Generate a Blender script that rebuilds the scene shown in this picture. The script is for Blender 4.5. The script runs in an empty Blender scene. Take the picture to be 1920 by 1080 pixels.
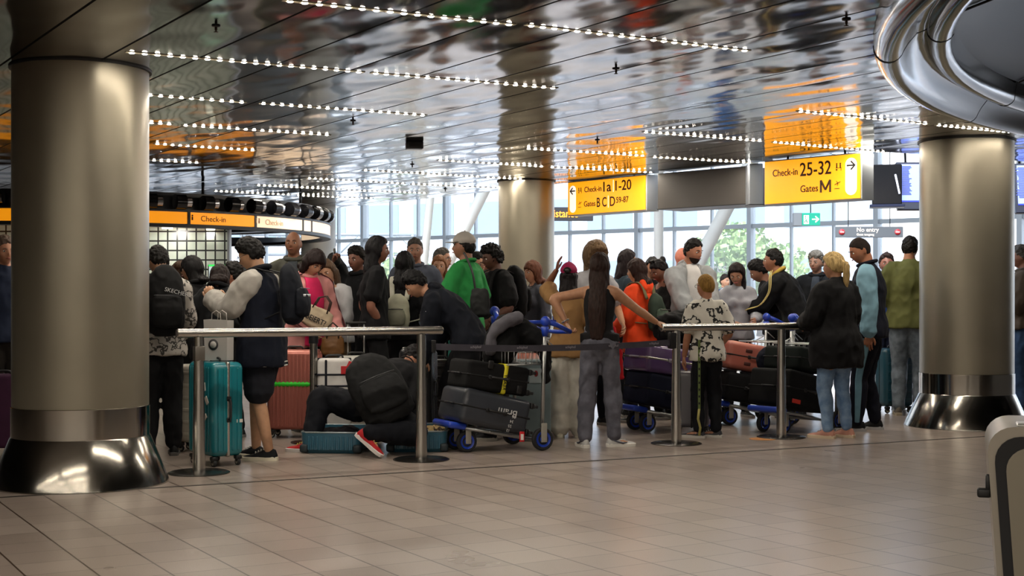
import bpy, bmesh, math, random
from math import sin, cos, pi, radians as rad, atan2, sqrt, exp
from mathutils import Vector as V, Matrix, noise, geometry

SC = bpy.context.scene
COL = SC.collection
# ------------------------------------------------------------ camera, world, exposure
F = 2550.0            # focal length in pixels of a 1920 px wide frame
EYE = 1.25            # camera height
HOR = 563.0           # image row of the horizon
cd = bpy.data.cameras.new('camera'); cam = bpy.data.objects.new('camera', cd); COL.objects.link(cam)
cam.location = (0, 0, EYE); cam.rotation_euler = (rad(90), 0, 0)
cd.sensor_width = 36; cd.lens = 36 * F / 1920; cd.shift_y = (HOR - 540) / 1920
cd.clip_start = .1; cd.clip_end = 500
SC.camera = cam
SC.view_settings.view_transform = 'Standard'; SC.view_settings.look = 'None'
SC.view_settings.gamma = 1; SC.view_settings.use_curve_mapping = False
SC.view_settings.exposure = 1.0
w = bpy.data.worlds.new('world'); SC.world = w; w.use_nodes = True
wn = w.node_tree; bg = wn.nodes['Background']
tc = wn.nodes.new('ShaderNodeTexCoord'); sp = wn.nodes.new('ShaderNodeSeparateXYZ')
rp = wn.nodes.new('ShaderNodeValToRGB')
wn.links.new(tc.outputs['Generated'], sp.inputs[0]); wn.links.new(sp.outputs['Z'], rp.inputs[0])
rp.color_ramp.elements[0].position = 0.0; rp.color_ramp.elements[0].color = (.90, .94, 1.0, 1)
rp.color_ramp.elements[1].position = 0.6; rp.color_ramp.elements[1].color = (.74, .85, 1.0, 1)
wn.links.new(rp.outputs[0], bg.inputs[0]); bg.inputs[1].default_value = 2.2
SC.cycles.max_bounces = 7; SC.cycles.diffuse_bounces = 3; SC.cycles.glossy_bounces = 4
SC.cycles.transmission_bounces = 4; SC.cycles.transparent_max_bounces = 12
SC.cycles.sample_clamp_indirect = 4; SC.cycles.caustics_reflective = False; SC.cycles.caustics_refractive = False
SC.cycles.use_denoising = True
sun_d = bpy.data.lights.new('sun', 'SUN'); sun_d.energy = 5.0; sun_d.angle = rad(20); sun_d.color = (1, .97, .92)
sun = bpy.data.objects.new('sun', sun_d); COL.objects.link(sun); sun.rotation_euler = (rad(38), 0, rad(-15))

GA = rad(28.0)                              # direction of the light strips and rails
GD = V((cos(GA), sin(GA), 0)); GS = V((-sin(GA), cos(GA), 0))
CEIL = 2.83

def P(px, py, Y):                            # point seen at a photograph pixel at depth Y
    return V(((px - 960) / F * Y, Y, EYE - (py - HOR) / F * Y))
def onz(px, py, z):
    Y = (z - EYE) * F / (HOR - py)
    return V(((px - 960) / F * Y, Y, z))

# ------------------------------------------------------------ materials
MATS = {}
def nodes_of(m):
    m.use_nodes = True
    nt = m.node_tree
    return nt, nt.nodes['Principled BSDF']
def srgb(c):
    if isinstance(c, str):
        c = c.lstrip('#'); c = [int(c[i:i + 2], 16) / 255 for i in (0, 2, 4)]
        return tuple(x / 12.92 if x <= .04045 else ((x + .055) / 1.055) ** 2.4 for x in c)
    return tuple(c[:3])
def mat(col, rough=.5, metal=0.0, kind='plain', coat=0.0, scale=1.0, col2=None, spec=.5):
    key = (col, rough, metal, kind, coat, scale, col2, spec)
    if key in MATS: return MATS[key]
    c = srgb(col); m = bpy.data.materials.new(kind + '_' + str(len(MATS))); MATS[key] = m
    nt, b = nodes_of(m); N = nt.nodes; L = nt.links
    b.inputs['Base Color'].default_value = (*c, 1); b.inputs['Roughness'].default_value = rough
    b.inputs['Metallic'].default_value = metal; b.inputs['Coat Weight'].default_value = coat
    b.inputs['Specular IOR Level'].default_value = spec
    t = N.new('ShaderNodeTexCoord')
    def nz(sc, det=3, vec=None):
        n = N.new('ShaderNodeTexNoise'); n.inputs['Scale'].default_value = sc; n.inputs['Detail'].default_value = det
        L.new(vec or t.outputs['Object'], n.inputs['Vector']); return n
    def ramp(src, stops, interp='LINEAR'):
        r = N.new('ShaderNodeValToRGB'); r.color_ramp.interpolation = interp
        e = r.color_ramp.elements
        while len(e) < len(stops): e.new(.5)
        for i, (p, cc) in enumerate(stops): e[i].position = p; e[i].color = (*cc, 1)
        L.new(src, r.inputs[0]); return r
    def bump(src, st, dist=.01):
        bp = N.new('ShaderNodeBump'); bp.inputs['Strength'].default_value = st; bp.inputs['Distance'].default_value = dist
        L.new(src, bp.inputs['Height']); L.new(bp.outputs[0], b.inputs['Normal'])
    def folds(nrm_from=None):
        rn = N.new('ShaderNodeTexNoise'); rn.noise_type = 'RIDGED_MULTIFRACTAL'; rn.inputs['Scale'].default_value = 6.5; rn.inputs['Detail'].default_value = 2.5
        rn.inputs['Distortion'].default_value = .6; L.new(t.outputs['Object'], rn.inputs['Vector'])
        b1 = N.new('ShaderNodeBump'); b1.inputs['Strength'].default_value = .55; b1.inputs['Distance'].default_value = .012; L.new(rn.outputs[0], b1.inputs['Height'])
        lk = [l for l in nt.links if l.to_node == b and l.to_socket.name == 'Normal']
        if lk: L.new(b1.outputs[0], lk[0].from_node.inputs['Normal'])
        else: L.new(b1.outputs[0], b.inputs['Normal'])
    if kind == 'fabric':
        if max(c) < .035: c = tuple(x * .55 for x in c)
        n = nz(260 * scale, 2); bump(n.outputs[0], .25, .002)
        b.inputs['Specular IOR Level'].default_value = .25; n2 = nz(9 * scale, 4)
        r = ramp(n2.outputs[0], [(.3, tuple(x * .86 for x in c)), (.7, tuple(min(1, x * 1.12) for x in c))])
        L.new(r.outputs[0], b.inputs['Base Color'])
        folds()
    elif kind == 'denim':
        n = nz(14, 5); c2 = srgb(col2)
        r = ramp(n.outputs[0], [(.35, c), (.65, c2)]); L.new(r.outputs[0], b.inputs['Base Color'])
        n3 = nz(300, 2); bump(n3.outputs[0], .3, .002); folds()
    elif kind == 'patches':           # printed cloth: two colours in blotches
        n = nz(scale, 3); c2 = srgb(col2)
        r = ramp(n.outputs[0], [(0, c), (.52, c), (.535, c2), (.6, c2), (.62, c)], 'LINEAR'); L.new(r.outputs[0], b.inputs['Base Color'])
        n3 = nz(260, 2); bump(n3.outputs[0], .25, .002); folds()
    elif kind == 'skin':
        n = nz(30, 4)
        r = ramp(n.outputs[0], [(.3, tuple(x * .9 for x in c)), (.7, tuple(min(1, x * 1.08) for x in c))]); L.new(r.outputs[0], b.inputs['Base Color'])
        b.inputs['Subsurface Weight'].default_value = 0.0
    elif kind == 'hair':
        mp = N.new('ShaderNodeMapping'); mp.inputs['Scale'].default_value = (120, 120, 9); L.new(t.outputs['Object'], mp.inputs[0])
        n = nz(1.0, 3, mp.outputs[0]); bump(n.outputs[0], .5, .004); b.inputs['Specular IOR Level'].default_value = .22
        r = ramp(n.outputs[0], [(.3, tuple(x * .5 for x in c)), (.7, tuple(min(1, x * 1.3) for x in c))]); L.new(r.outputs[0], b.inputs['Base Color'])
    elif kind == 'brushed':
        mp = N.new('ShaderNodeMapping'); mp.inputs['Scale'].default_value = (3, 3, 260); L.new(t.outputs['Object'], mp.inputs[0])
        n = nz(1.0, 3, mp.outputs[0]); bump(n.outputs[0], .05, .001)
    elif kind == 'paint':
        n = nz(400, 2); bump(n.outputs[0], .08, .001)
        n2 = nz(3, 4); r = ramp(n2.outputs[0], [(.3, tuple(x * .94 for x in c)), (.7, tuple(min(1, x * 1.04) for x in c))]); L.new(r.outputs[0], b.inputs['Base Color'])
    elif kind == 'plastic':
        n = nz(90, 2); bump(n.outputs[0], .06, .001)
    return m
def emit(col, st, key='lamp', sample='AUTO'):
    if key != 'led': st = st * .53        # signs and screens are set against the exposure above
    k = ('e', col, st, sample)
    if k in MATS: return MATS[k]
    m = bpy.data.materials.new('glow_' + key); MATS[k] = m; nt, b = nodes_of(m)
    c = srgb(col); b.inputs['Base Color'].default_value = (*c, 1); b.inputs['Roughness'].default_value = .4
    b.inputs['Emission Color'].default_value = (*c, 1); b.inputs['Emission Strength'].default_value = st
    m.cycles.emission_sampling = sample
    return m

# ------------------------------------------------------------ object helpers
def empty(name, loc=(0, 0, 0), rz=0, label=None, cat=None, group=None, rot=None):
    o = bpy.data.objects.new(name, None); COL.objects.link(o)
    o.location = loc; o.rotation_euler = rot if rot is not None else (0, 0, rz)
    o.empty_display_size = .1
    tag(o, label, cat, group); return o
def tag(o, label=None, cat=None, group=None, kind=None):
    if label: o['label'] = label
    if cat: o['category'] = cat
    if group: o['group'] = group
    if kind: o['kind'] = kind
    return o
def part(name, bm, m, parent=None, smooth=True, label=None):
    me = bpy.data.meshes.new(name); bm.normal_update(); bm.to_mesh(me); bm.free()
    for mm in (m if isinstance(m, (list, tuple)) else [m]): me.materials.append(mm)
    if smooth is True: me.shade_smooth()
    elif smooth: 
        me.shade_smooth(); me.set_sharp_from_angle(angle=rad(smooth))
    o = bpy.data.objects.new(name, me); COL.objects.link(o)
    if parent: o.parent = parent
    if label: o['label'] = label
    return o
def structure(name, bm, m, smooth=False):
    o = part(name, bm, m, None, smooth); o['kind'] = 'structure'; return o
def copy_tree(o, parent=None):
    c = o.copy(); COL.objects.link(c); c.parent = parent
    for ch in list(o.children): copy_tree(ch, c)
    return c
def NB(): return bmesh.new()
def box(bm, c, s, r=0.0, seg=2, M=None):
    q = bmesh.ops.create_cube(bm, size=1)['verts']
    for v in q: v.co = V((v.co.x * s[0], v.co.y * s[1], v.co.z * s[2]))
    if r > 0:
        es = list({e for v in q for e in v.link_edges})
        res = bmesh.ops.bevel(bm, geom=es, offset=min(r, min(s) * .49), segments=seg, profile=.5, affect='EDGES')
        q = list({v for f in res['faces'] for v in f.verts} | {v for v in q if v.is_valid})
    T = Matrix.Translation(V(c)) @ (M.to_4x4() if M is not None else Matrix.Identity(4))
    for v in q: v.co = T @ v.co
    return q
def ring(bm, c, a, b, ra, rb, n):
    return [bm.verts.new(c + a * (ra * cos(2 * pi * i / n)) + b * (rb * sin(2 * pi * i / n))) for i in range(n)]
def skin(bm, rings, cap=True, closed=False):
    n = len(rings[0]); R = list(rings)
    prs = list(zip(R, R[1:])) + ([(R[-1], R[0])] if closed else [])
    for A, B in prs:
        for i in range(n):
            j = (i + 1) % n; bm.faces.new((A[i], A[j], B[j], B[i]))
    if cap and not closed:
        bm.faces.new(R[0][::-1]); bm.faces.new(R[-1])
def tube(bm, pts, r, n=8, cap=True, closed=False):
    pts = [V(p) for p in pts]; k = len(pts)
    if not isinstance(r, (list, tuple)): r = [r] * k
    rings = []; up = None
    for i, p in enumerate(pts):
        if closed: t = pts[(i + 1) % k] - pts[i - 1]
        else: t = pts[min(i + 1, k - 1)] - pts[max(i - 1, 0)]
        t.normalize()
        if up is None: up = V((0, 0, 1)) if abs(t.z) < .9 else V((1, 0, 0))
        a = t.cross(up).normalized(); up = a.cross(t).normalized()
        rings.append(ring(bm, p, a, up, r[i], r[i], n))
    skin(bm, rings, cap, closed)
def cyl(bm, p0, p1, r0, r1=None, n=16): tube(bm, [p0, p1], [r0, r0 if r1 is None else r1], n)
def lathe(bm, prof, n=32, c=(0, 0, 0), cap=True, axis='Z'):
    c = V(c); rings = []
    for r, z in prof:
        if axis == 'Z': rings.append([bm.verts.new(c + V((r * cos(2 * pi * i / n), r * sin(2 * pi * i / n), z))) for i in range(n)])
        elif axis == 'Y': rings.append([bm.verts.new(c + V((r * cos(2 * pi * i / n), z, -r * sin(2 * pi * i / n)))) for i in range(n)])
        else: rings.append([bm.verts.new(c + V((z, r * cos(2 * pi * i / n), r * sin(2 * pi * i / n)))) for i in range(n)])
    skin(bm, rings, cap)
def poly(bm, pts, z0, z1):
    A = [bm.verts.new((p[0], p[1], z0)) for p in pts]; B = [bm.verts.new((p[0], p[1], z1)) for p in pts]
    n = len(pts)
    for i in range(n):
        j = (i + 1) % n; bm.faces.new((A[i], A[j], B[j], B[i]))
    bm.faces.new(A[::-1]); bm.faces.new(B)
def sphere(bm, c, r, n=12, M=None):
    if not isinstance(r, (tuple, list)): r = (r, r, r)
    q = bmesh.ops.create_uvsphere(bm, u_segments=n, v_segments=max(6, n // 2 + 2), radius=1)['verts']
    for v in q:
        p = V((v.co.x * r[0], v.co.y * r[1], v.co.z * r[2]))
        if M is not None: p = M @ p
        v.co = p + V(c)
    return q
def word(s, size, m, parent, loc, rot, name='lettering', ext=.0015, align='LEFT', space=1.0, sx=1.0, bold=0.0, face=None):
    cu = bpy.data.curves.new(name, 'FONT'); cu.body = s; cu.size = size; cu.extrude = ext; cu.align_x = align
    cu.space_character = space; cu.offset = bold; cu.resolution_u = 4
    o = bpy.data.objects.new(name, cu); COL.objects.link(o)
    dg = bpy.context.evaluated_depsgraph_get(); dg.update()
    me = bpy.data.meshes.new_from_object(o.evaluated_get(dg)); bpy.data.objects.remove(o)
    for v in me.vertices: v.co.x *= sx
    if face: 
        for v in me.vertices: v.co = face(v.co)
    me.materials.clear(); me.materials.append(m)
    o = bpy.data.objects.new(name, me); COL.objects.link(o); o.parent = parent; o.location = loc; o.rotation_euler = rot
    return o

STEEL = mat('#b9b6b0', .24, 1, 'plain'); CHROME = mat('#c9c9c9', .12, 1, 'plastic')
BLACK = mat('#101012', .5, 0, 'plastic'); RUBBER = mat('#1c1c1e', .75, 0, 'plastic')
DARKM = mat('#2a2b2e', .4, .6, 'plastic'); WHITE = mat('#e8e8e6', .45, 0, 'plastic')
INK = mat('#2b1608', .6, 0, 'plastic')

# ============================================================ THE SETTING
# floor -------------------------------------------------------
def floor_mat():
    m = bpy.data.materials.new('stone_tiles'); nt, b = nodes_of(m); N = nt.nodes; L = nt.links
    t = N.new('ShaderNodeTexCoord'); mp = N.new('ShaderNodeMapping'); mp.vector_type = 'TEXTURE'
    mp.inputs['Rotation'].default_value = (0, 0, rad(30)); mp.inputs['Scale'].default_value = (.293, .293, 1)
    L.new(t.outputs['Object'], mp.inputs[0]); s = N.new('ShaderNodeSeparateXYZ'); L.new(mp.outputs[0], s.inputs[0])
    def mth(op, a, bb=None, v=None):
        n = N.new('ShaderNodeMath'); n.operation = op; L.new(a, n.inputs[0])
        if bb is not None: L.new(bb, n.inputs[1])
        if v is not None: n.inputs[1].default_value = v
        return n.outputs[0]
    def edge(o, wd):
        f = mth('FRACT', o); a = mth('SUBTRACT', f, v=.5); a = mth('ABSOLUTE', a); return mth('GREATER_THAN', a, v=.5 - wd)
    ex = edge(s.outputs['X'], .016); ey = edge(s.outputs['Y'], .009)
    gr = mth('MAXIMUM', ex, ey)
    fx = mth('FLOOR', s.outputs['X']); fy = mth('FLOOR', s.outputs['Y'])
    cb = N.new('ShaderNodeCombineXYZ'); L.new(fx, cb.inputs[0]); L.new(fy, cb.inputs[1])
    wn_ = N.new('ShaderNodeTexWhiteNoise'); wn_.noise_dimensions = '3D'; L.new(cb.outputs[0], wn_.inputs['Vector'])
    r = N.new('ShaderNodeValToRGB'); L.new(wn_.outputs[0], r.inputs[0])
    r.color_ramp.elements[0].color = (.285, .232, .196, 1); r.color_ramp.elements[1].color = (.36, .298, .255, 1)
    n = N.new('ShaderNodeTexNoise'); n.inputs['Scale'].default_value = 260; n.inputs['Detail'].default_value = 3; L.new(t.outputs['Object'], n.inputs[0])
    r2 = N.new('ShaderNodeValToRGB'); L.new(n.outputs[0], r2.inputs[0]); r2.color_ramp.elements[0].position = .3; r2.color_ramp.elements[1].position = .7
    r2.color_ramp.elements[0].color = (.78, .78, .78, 1); r2.color_ramp.elements[1].color = (1.12, 1.12, 1.12, 1)
    mx = N.new('ShaderNodeMixRGB'); mx.blend_type = 'MULTIPLY'; mx.inputs[0].default_value = 1; L.new(r.outputs[0], mx.inputs[1]); L.new(r2.outputs[0], mx.inputs[2])
    mg = N.new('ShaderNodeMixRGB'); L.new(gr, mg.inputs[0]); L.new(mx.outputs[0], mg.inputs[1]); mg.inputs[2].default_value = (.05, .032, .022, 1)
    L.new(mg.outputs[0], b.inputs['Base Color'])
    rr = N.new('ShaderNodeMapRange'); n3 = N.new('ShaderNodeTexNoise'); n3.inputs['Scale'].default_value = 1.3; n3.inputs['Detail'].default_value = 4; L.new(t.outputs['Object'], n3.inputs[0])
    L.new(n3.outputs[0], rr.inputs[0]); rr.inputs[3].default_value = .25; rr.inputs[4].default_value = .33; L.new(rr.outputs[0], b.inputs['Roughness'])
    bp = N.new('ShaderNodeBump'); bp.inputs['Strength'].default_value = .25; bp.inputs['Distance'].default_value = .002; bp.invert = True
    L.new(gr, bp.inputs['Height'])
    bp2 = N.new('ShaderNodeBump'); bp2.inputs['Strength'].default_value = .03; bp2.inputs['Distance'].default_value = .004; L.new(n3.outputs[0], bp2.inputs['Height']); L.new(bp.outputs[0], bp2.inputs['Normal'])
    L.new(bp.outputs[0], b.inputs['Normal'])
    return m
bm = NB(); box(bm, (0, 18, -.05), (70, 72, .1)); structure('floor', bm, floor_mat())
# dark expansion joint let into the floor, parallel to the rails
j0 = onz(-600, 563 + 1, 0) if False else V((-1.70, 9.4, 0))
bm = NB(); Mz = Matrix.Rotation(rad(27), 3, 'Z'); box(bm, (j0.x + 1.2, j0.y + .61, .0012), (16, .035, .0024), M=Mz)
structure('trim_1', bm, mat('#2c2622', .5, 0, 'plastic'))

# ceiling -----------------------------------------------------
RC, RR = V((9.97, 6.1, 0)), 8.04            # the big round opening at the right
E0, E1 = V((-2.9, 23.2, 0)), V((3.72, 14.35, 0))
ed = (E1 - E0).normalized()
far_l = E0 - ed * 22
def ceiling_mat():
    m = bpy.data.materials.new('polished_ceiling_panels'); nt, b = nodes_of(m); N = nt.nodes; L = nt.links
    t = N.new('ShaderNodeTexCoord'); mp = N.new('ShaderNodeMapping'); mp.vector_type = 'TEXTURE'
    ang = atan2(.53, .848); mp.inputs['Rotation'].default_value = (0, 0, ang)
    L.new(t.outputs['Object'], mp.inputs[0]); s = N.new('ShaderNodeSeparateXYZ'); L.new(mp.outputs[0], s.inputs[0])
    def mth(op, a, bb=None, v=None):
        n = N.new('ShaderNodeMath'); n.operation = op; L.new(a, n.inputs[0])
        if bb is not None: L.new(bb, n.inputs[1])
        if v is not None: n.inputs[1].default_value = v
        return n.outputs[0]
    u = mth('DIVIDE', mth('SUBTRACT', s.outputs['X'], v=1.93), v=.52)
    f = mth('ABSOLUTE', mth('SUBTRACT', mth('FRACT', u), v=.5)); g = mth('GREATER_THAN', f, v=.5 - .018)
    # rippled sheet: bumps stretched along the panels, different in every panel
    cell = mth('MULTIPLY', mth('FLOOR', u), v=7.31)
    cb = N.new('ShaderNodeCombineXYZ'); L.new(s.outputs['X'], cb.inputs[0]); L.new(s.outputs['Y'], cb.inputs[1]); L.new(cell, cb.inputs[2])
    mp2 = N.new('ShaderNodeMapping'); mp2.inputs['Scale'].default_value = (2.6, 1.3, 1); L.new(cb.outputs[0], mp2.inputs[0])
    n = N.new('ShaderNodeTexNoise'); n.inputs['Scale'].default_value = 1.0; n.inputs['Detail'].default_value = 1.0; n.inputs['Roughness'].default_value = .35; L.new(mp2.outputs[0], n.inputs[0])
    bp = N.new('ShaderNodeBump'); bp.inputs['Strength'].default_value = 1.0; bp.inputs['Distance'].default_value = .026; L.new(n.outputs[0], bp.inputs['Height'])
    L.new(bp.outputs[0], b.inputs['Normal'])
    # fine perforation: slightly darker dots
    vo = N.new('ShaderNodeTexVoronoi'); vo.inputs['Scale'].default_value = 160; vo.inputs['Randomness'].default_value = 0; L.new(t.outputs['Object'], vo.inputs[0])
    pf = mth('LESS_THAN', vo.outputs['Distance'], v=.28)
    c1 = N.new('ShaderNodeMixRGB'); L.new(pf, c1.inputs[0]); c1.inputs[1].default_value = (.26, .255, .25, 1); c1.inputs[2].default_value = (.13, .127, .123, 1)
    c2 = N.new('ShaderNodeMixRGB'); L.new(g, c2.inputs[0]); L.new(c1.outputs[0], c2.inputs[1]); c2.inputs[2].default_value = (.004, .004, .004, 1)
    L.new(c2.outputs[0], b.inputs['Base Color']); b.inputs['Metallic'].default_value = 1
    r = N.new('ShaderNodeMixRGB'); L.new(g, r.inputs[0]); r.inputs[1].default_value = (.105, .105, .105, 1); r.inputs[2].default_value = (.9, .9, .9, 1)
    L.new(r.outputs[0], b.inputs['Roughness'])
    return m
CM = ceiling_mat()
K1 = E1 + GD * 9
outer = [V((-30, -14, 0)), V((24, -14, 0)), V((24, K1.y + (24 - K1.x) * .53, 0)), K1, E1, E0, far_l, V((-30, far_l.y, 0))]
hole = [RC + V((cos(a), sin(a), 0)) * RR for a in [2 * pi * i / 96 for i in range(96)]]
tri = geometry.tessellate_polygon([outer, hole]); allp = outer + hole
bm = NB(); vs = [bm.verts.new((p.x, p.y, CEIL)) for p in allp]
for f_ in tri:
    try: bm.faces.new([vs[i] for i in f_])
    except ValueError: pass
bmesh.ops.recalc_face_normals(bm, faces=bm.faces)
if sum(f_.normal.z for f_ in bm.faces) > 0: bmesh.ops.reverse_faces(bm, faces=bm.faces)
geo = bmesh.ops.extrude_face_region(bm, geom=list(bm.faces))
for v in [g for g in geo['geom'] if isinstance(g, bmesh.types.BMVert)]: v.co.z += .25
bmesh.ops.recalc_face_normals(bm, faces=bm.faces)
structure('ceiling', bm, CM)

# the ring round the opening: polished lip, dark funnel above
def arcprof(prof, a0, a1, n, name, m):
    bm = NB(); rings = []
    for i in range(n + 1):
        a = a0 + (a1 - a0) * i / n; d = V((cos(a), sin(a), 0))
        rings.append([bm.verts.new(RC + d * (RR + r) + V((0, 0, z))) for r, z in prof])
    for A, B in zip(rings, rings[1:]):
        for i in range(len(prof) - 1): bm.faces.new((A[i], B[i], B[i + 1], A[i + 1]))
    return bm
lip = [(.03, 2.84), (.03, 2.80)] + [(-.06 + .09 * cos(t), 2.79 - .10 * sin(t)) for t in [pi * i / 10 for i in range(1, 10)]] + \
      [(-.17, 2.80), (-.22, 2.86), (-.28, 2.88)] + [(-.36 + .08 * cos(t), 2.87 - .07 * sin(t)) for t in [pi * i / 8 for i in range(1, 8)]] + [(-.44, 2.90), (-.46, 3.0)]
CHR = mat('#96989c', .14, 1, 'plain')
structure('trim_2', arcprof(lip, 0, 2 * pi, 128, 'lip', CHR), CHR, smooth=True)
DG = mat('#0a0c12', .3, 0, 'plain', spec=.12)
fun = [(-.45, 2.98), (-1.2, 3.25), (-2.2, 3.7), (-3.0, 4.3), (-3.4, 5.0), (-8.0, 5.05)]
structure('trim_3', arcprof(fun, 0, 2 * pi, 128, 'funnel', DG), DG, smooth=True)
bm = NB()
for k in range(16):
    a = 2 * pi * k / 16 + .12; d = V((cos(a), sin(a), 0))
    tube(bm, [RC + d * (RR - .47) + V((0, 0, 2.975)), RC + d * (RR - 1.2) + V((0, 0, 3.235)), RC + d * (RR - 2.2) + V((0, 0, 3.685))], .008, 5)
    tube(bm, [RC + d * (RR + r * 1.002) + V((0, 0, z - .001)) for r, z in lip[1:]], .004, 4)
structure('trim_4', bm, BLACK)

# light strips ------------------------------------------------
strip_px = [((530, 0), (966, 46)), ((985, 46), (1405, 95)), ((235, 97), (683, 135)), ((695, 136), (1045, 165)),
            ((150, 168), (462, 192)), ((485, 193), (800, 216)), ((120, 217), (325, 233)), ((340, 234), (620, 253)),
            ((288, 269), (480, 282)), ((200, 296), (375, 305)), ((1495, 208), (1740, 232)), ((1755, 234), (1960, 254)),
            ((1205, 247), (1430, 264)), ((1448, 266), (1660, 285)), ((985, 278), (1210, 292)), ((1222, 294), (1410, 305)),
            ((820, 300), (1020, 312)), ((1030, 313), (1225, 323)), ((680, 319), (900, 331)), ((910, 332), (1030, 338)),
            ((575, 334), (760, 344)), ((770, 345), (930, 352)), ((480, 347), (640, 355)), ((650, 356), (800, 362)),
            ((400, 358), (545, 365)), ((555, 366), (700, 372))]
def strip(a, b, lit=True, n_led=None, label=None, energy=None, watt=1.0):
    d = b - a; ln = d.length; rz = atan2(d.y, d.x)
    o = empty('light_strip', (a + b) / 2 + V((0, 0, 0)), rz, label, 'light strip', 'light strips in the ceiling')
    bm = NB(); box(bm, (0, 0, -.002), (ln, .042, .004), .001, 1); part('housing', bm, mat('#d8cfb8', .4, 0, 'plastic'), o, False)
    n = n_led or min(40, max(8, int(ln / .078)))
    bm0 = NB(); lathe(bm0, [(.015, 0), (.0165, -.003), (.011, -.006), (.001, -.007)], 10)
    led = part('lamp', bm0, emit('#fff4e2', 26, 'led', 'NONE'), o); st = ln / n
    for i in range(n):
        c = led if i == 0 else led.copy()
        if i: COL.objects.link(c)
        c.parent = o; c.location = (-ln / 2 + st * (i + .5), 0, -.003)
    return o
def strip_light(a, b, watt):
    d = b - a; L_ = bpy.data.lights.new('strip_glow', 'AREA'); L_.shape = 'RECTANGLE'; L_.size = d.length; L_.size_y = .05
    L_.energy = watt; L_.color = (1, .90, .76)
    o = bpy.data.objects.new('strip_glow', L_); COL.objects.link(o); o.location = (a + b) / 2 - V((0, 0, .016)); o.rotation_euler = (0, 0, atan2(d.y, d.x))
    return o
sl_names = ['nearest row, left half, running off the top edge', 'right half of the nearest row, ending in the plain ceiling',
 'left half of the second row, above the big left column', 'right half of the second row',
 'third row, short piece next to the left column', 'third row, right piece beside the joint', 'fourth row, piece touching the left column', 'fourth row, right piece',
 'fifth row, just right of the left column', 'sixth row, just right of the left column', 'left piece of the row passing the right column top', 'right piece of the row ending at the right frame edge',
 'above the right yellow sign, left piece', 'above the right yellow sign, right piece', 'above the left yellow sign, left piece', 'between the two yellow signs, above the grey box',
 'left of the left yellow sign, left piece', 'left of the left yellow sign, right piece', 'in front of the middle column, left piece', 'touching the middle column',
 'far row left of the middle column, left piece', 'far row left of the middle column, right piece', 'far row over the round desk, left piece', 'far row over the round desk, right piece',
 'farthest row, left piece, above the black desk lamps', 'farthest row, right piece, above the black desk lamps']
WSTRIP = 9.0
for (a, b), nm in zip(strip_px, sl_names):
    A, B = onz(*a, CEIL), onz(*b, CEIL)
    strip(A, B, label='row of ceiling lamps, ' + nm); strip_light(A, B, WSTRIP * (B - A).length / 1.5)
# the rows carry on over the photographer (out of the frame, they light the near floor)
for k in range(-3, 9):
    for off in (-7.2, -3.6, 0, 3.6):
        c = GS * (6.9 - 1.78 * (k + 1)) + GD * off
        if (V((c.x, c.y, 0)) - RC).length < RR + 1.8 or c.y < -12 or (0 > k): continue
        strip_light(c - GD * 1.5 + V((0, 0, CEIL)), c + GD * 1.5 + V((0, 0, CEIL)), WSTRIP * 2)

# columns -----------------------------------------------------
def column_mat():
    return mat('#8d8676', .34, .55, 'paint')
def column(px, py_c, Y, r, label, rb=None):
    o = empty('column', ((px - 960) / F * Y, Y, 0), 0, label, 'column'); rb = rb or r + .135
    bm = NB(); lathe(bm, [(r, .533), (r, CEIL - .012)], 96); part('shaft', bm, column_mat(), o, 40)
    bm = NB(); lathe(bm, [(r + .006, .329), (r + .006, .529), (r, .533)], 96); part('steel_band', bm, mat('#a9a59c', .14, 1, 'brushed'), o, 40)
    bm = NB(); lathe(bm, [(rb, 0), (rb, .012), (r + .012, .322), (r + .006, .329)], 96); part('flared_base', bm, mat('#a9a59c', .17, 1, 'brushed'), o, 40)
    bm = NB(); lathe(bm, [(r + .018, CEIL - .012), (r + .018, CEIL)], 96); part('ceiling_ring', bm, BLACK, o, 40)
    return o
column(152, 0, 9.32, .451, 'thick grey column with flared steel foot at the left, nearest to the camera')
column(1812, 0, 13.54, .451, 'thick grey column with flared steel foot at the right', .60)
column(987, 0, 18.07, .372, 'grey column in the middle standing behind the crowd')

# glass wall --------------------------------------------------
FA = rad(-37); FD = V((cos(FA), sin(FA), 0)); FN = V((sin(-FA), cos(FA), 0)); F0 = V((4.53, 34, 0))
gl = bpy.data.materials.new('window_glass'); nt, b = nodes_of(gl)
b.inputs['Base Color'].default_value = (.9, .96, 1, 1); b.inputs['Roughness'].default_value = .02; b.inputs['Alpha'].default_value = .20  # whitish part-opaque panes: bleaching haze over the exterior put into the glass colour
FZ = Matrix.Rotation(FA, 3, 'Z')
FR = mat('#aab4bc', .45, .2, 'plastic')
bays = 15; bw = 3.2; s0 = -24.0
for k in range(bays):
    s = s0 + k * bw; c = F0 + FD * (s + bw / 2)
    o = empty('window_%d' % (k + 1), c, FA); o['kind'] = 'structure'
    bm = NB()
    box(bm, (-bw / 2, 0, 5), (.11, .26, 10)); 
    for q in (.333, .667): box(bm, (-bw / 2 + bw * q, 0, 5), (.045, .12, 10))
    for z in (.1, 3.05, 3.95 + 2, 9.9): box(bm, (0, 0, z), (bw, .14, .10))
    part('window_frame', bm, FR, o, False)
    bm = NB(); box(bm, (0, .02, 5), (bw - .02, .012, 9.8)); part('window_pane', bm, gl, o, False)
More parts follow.
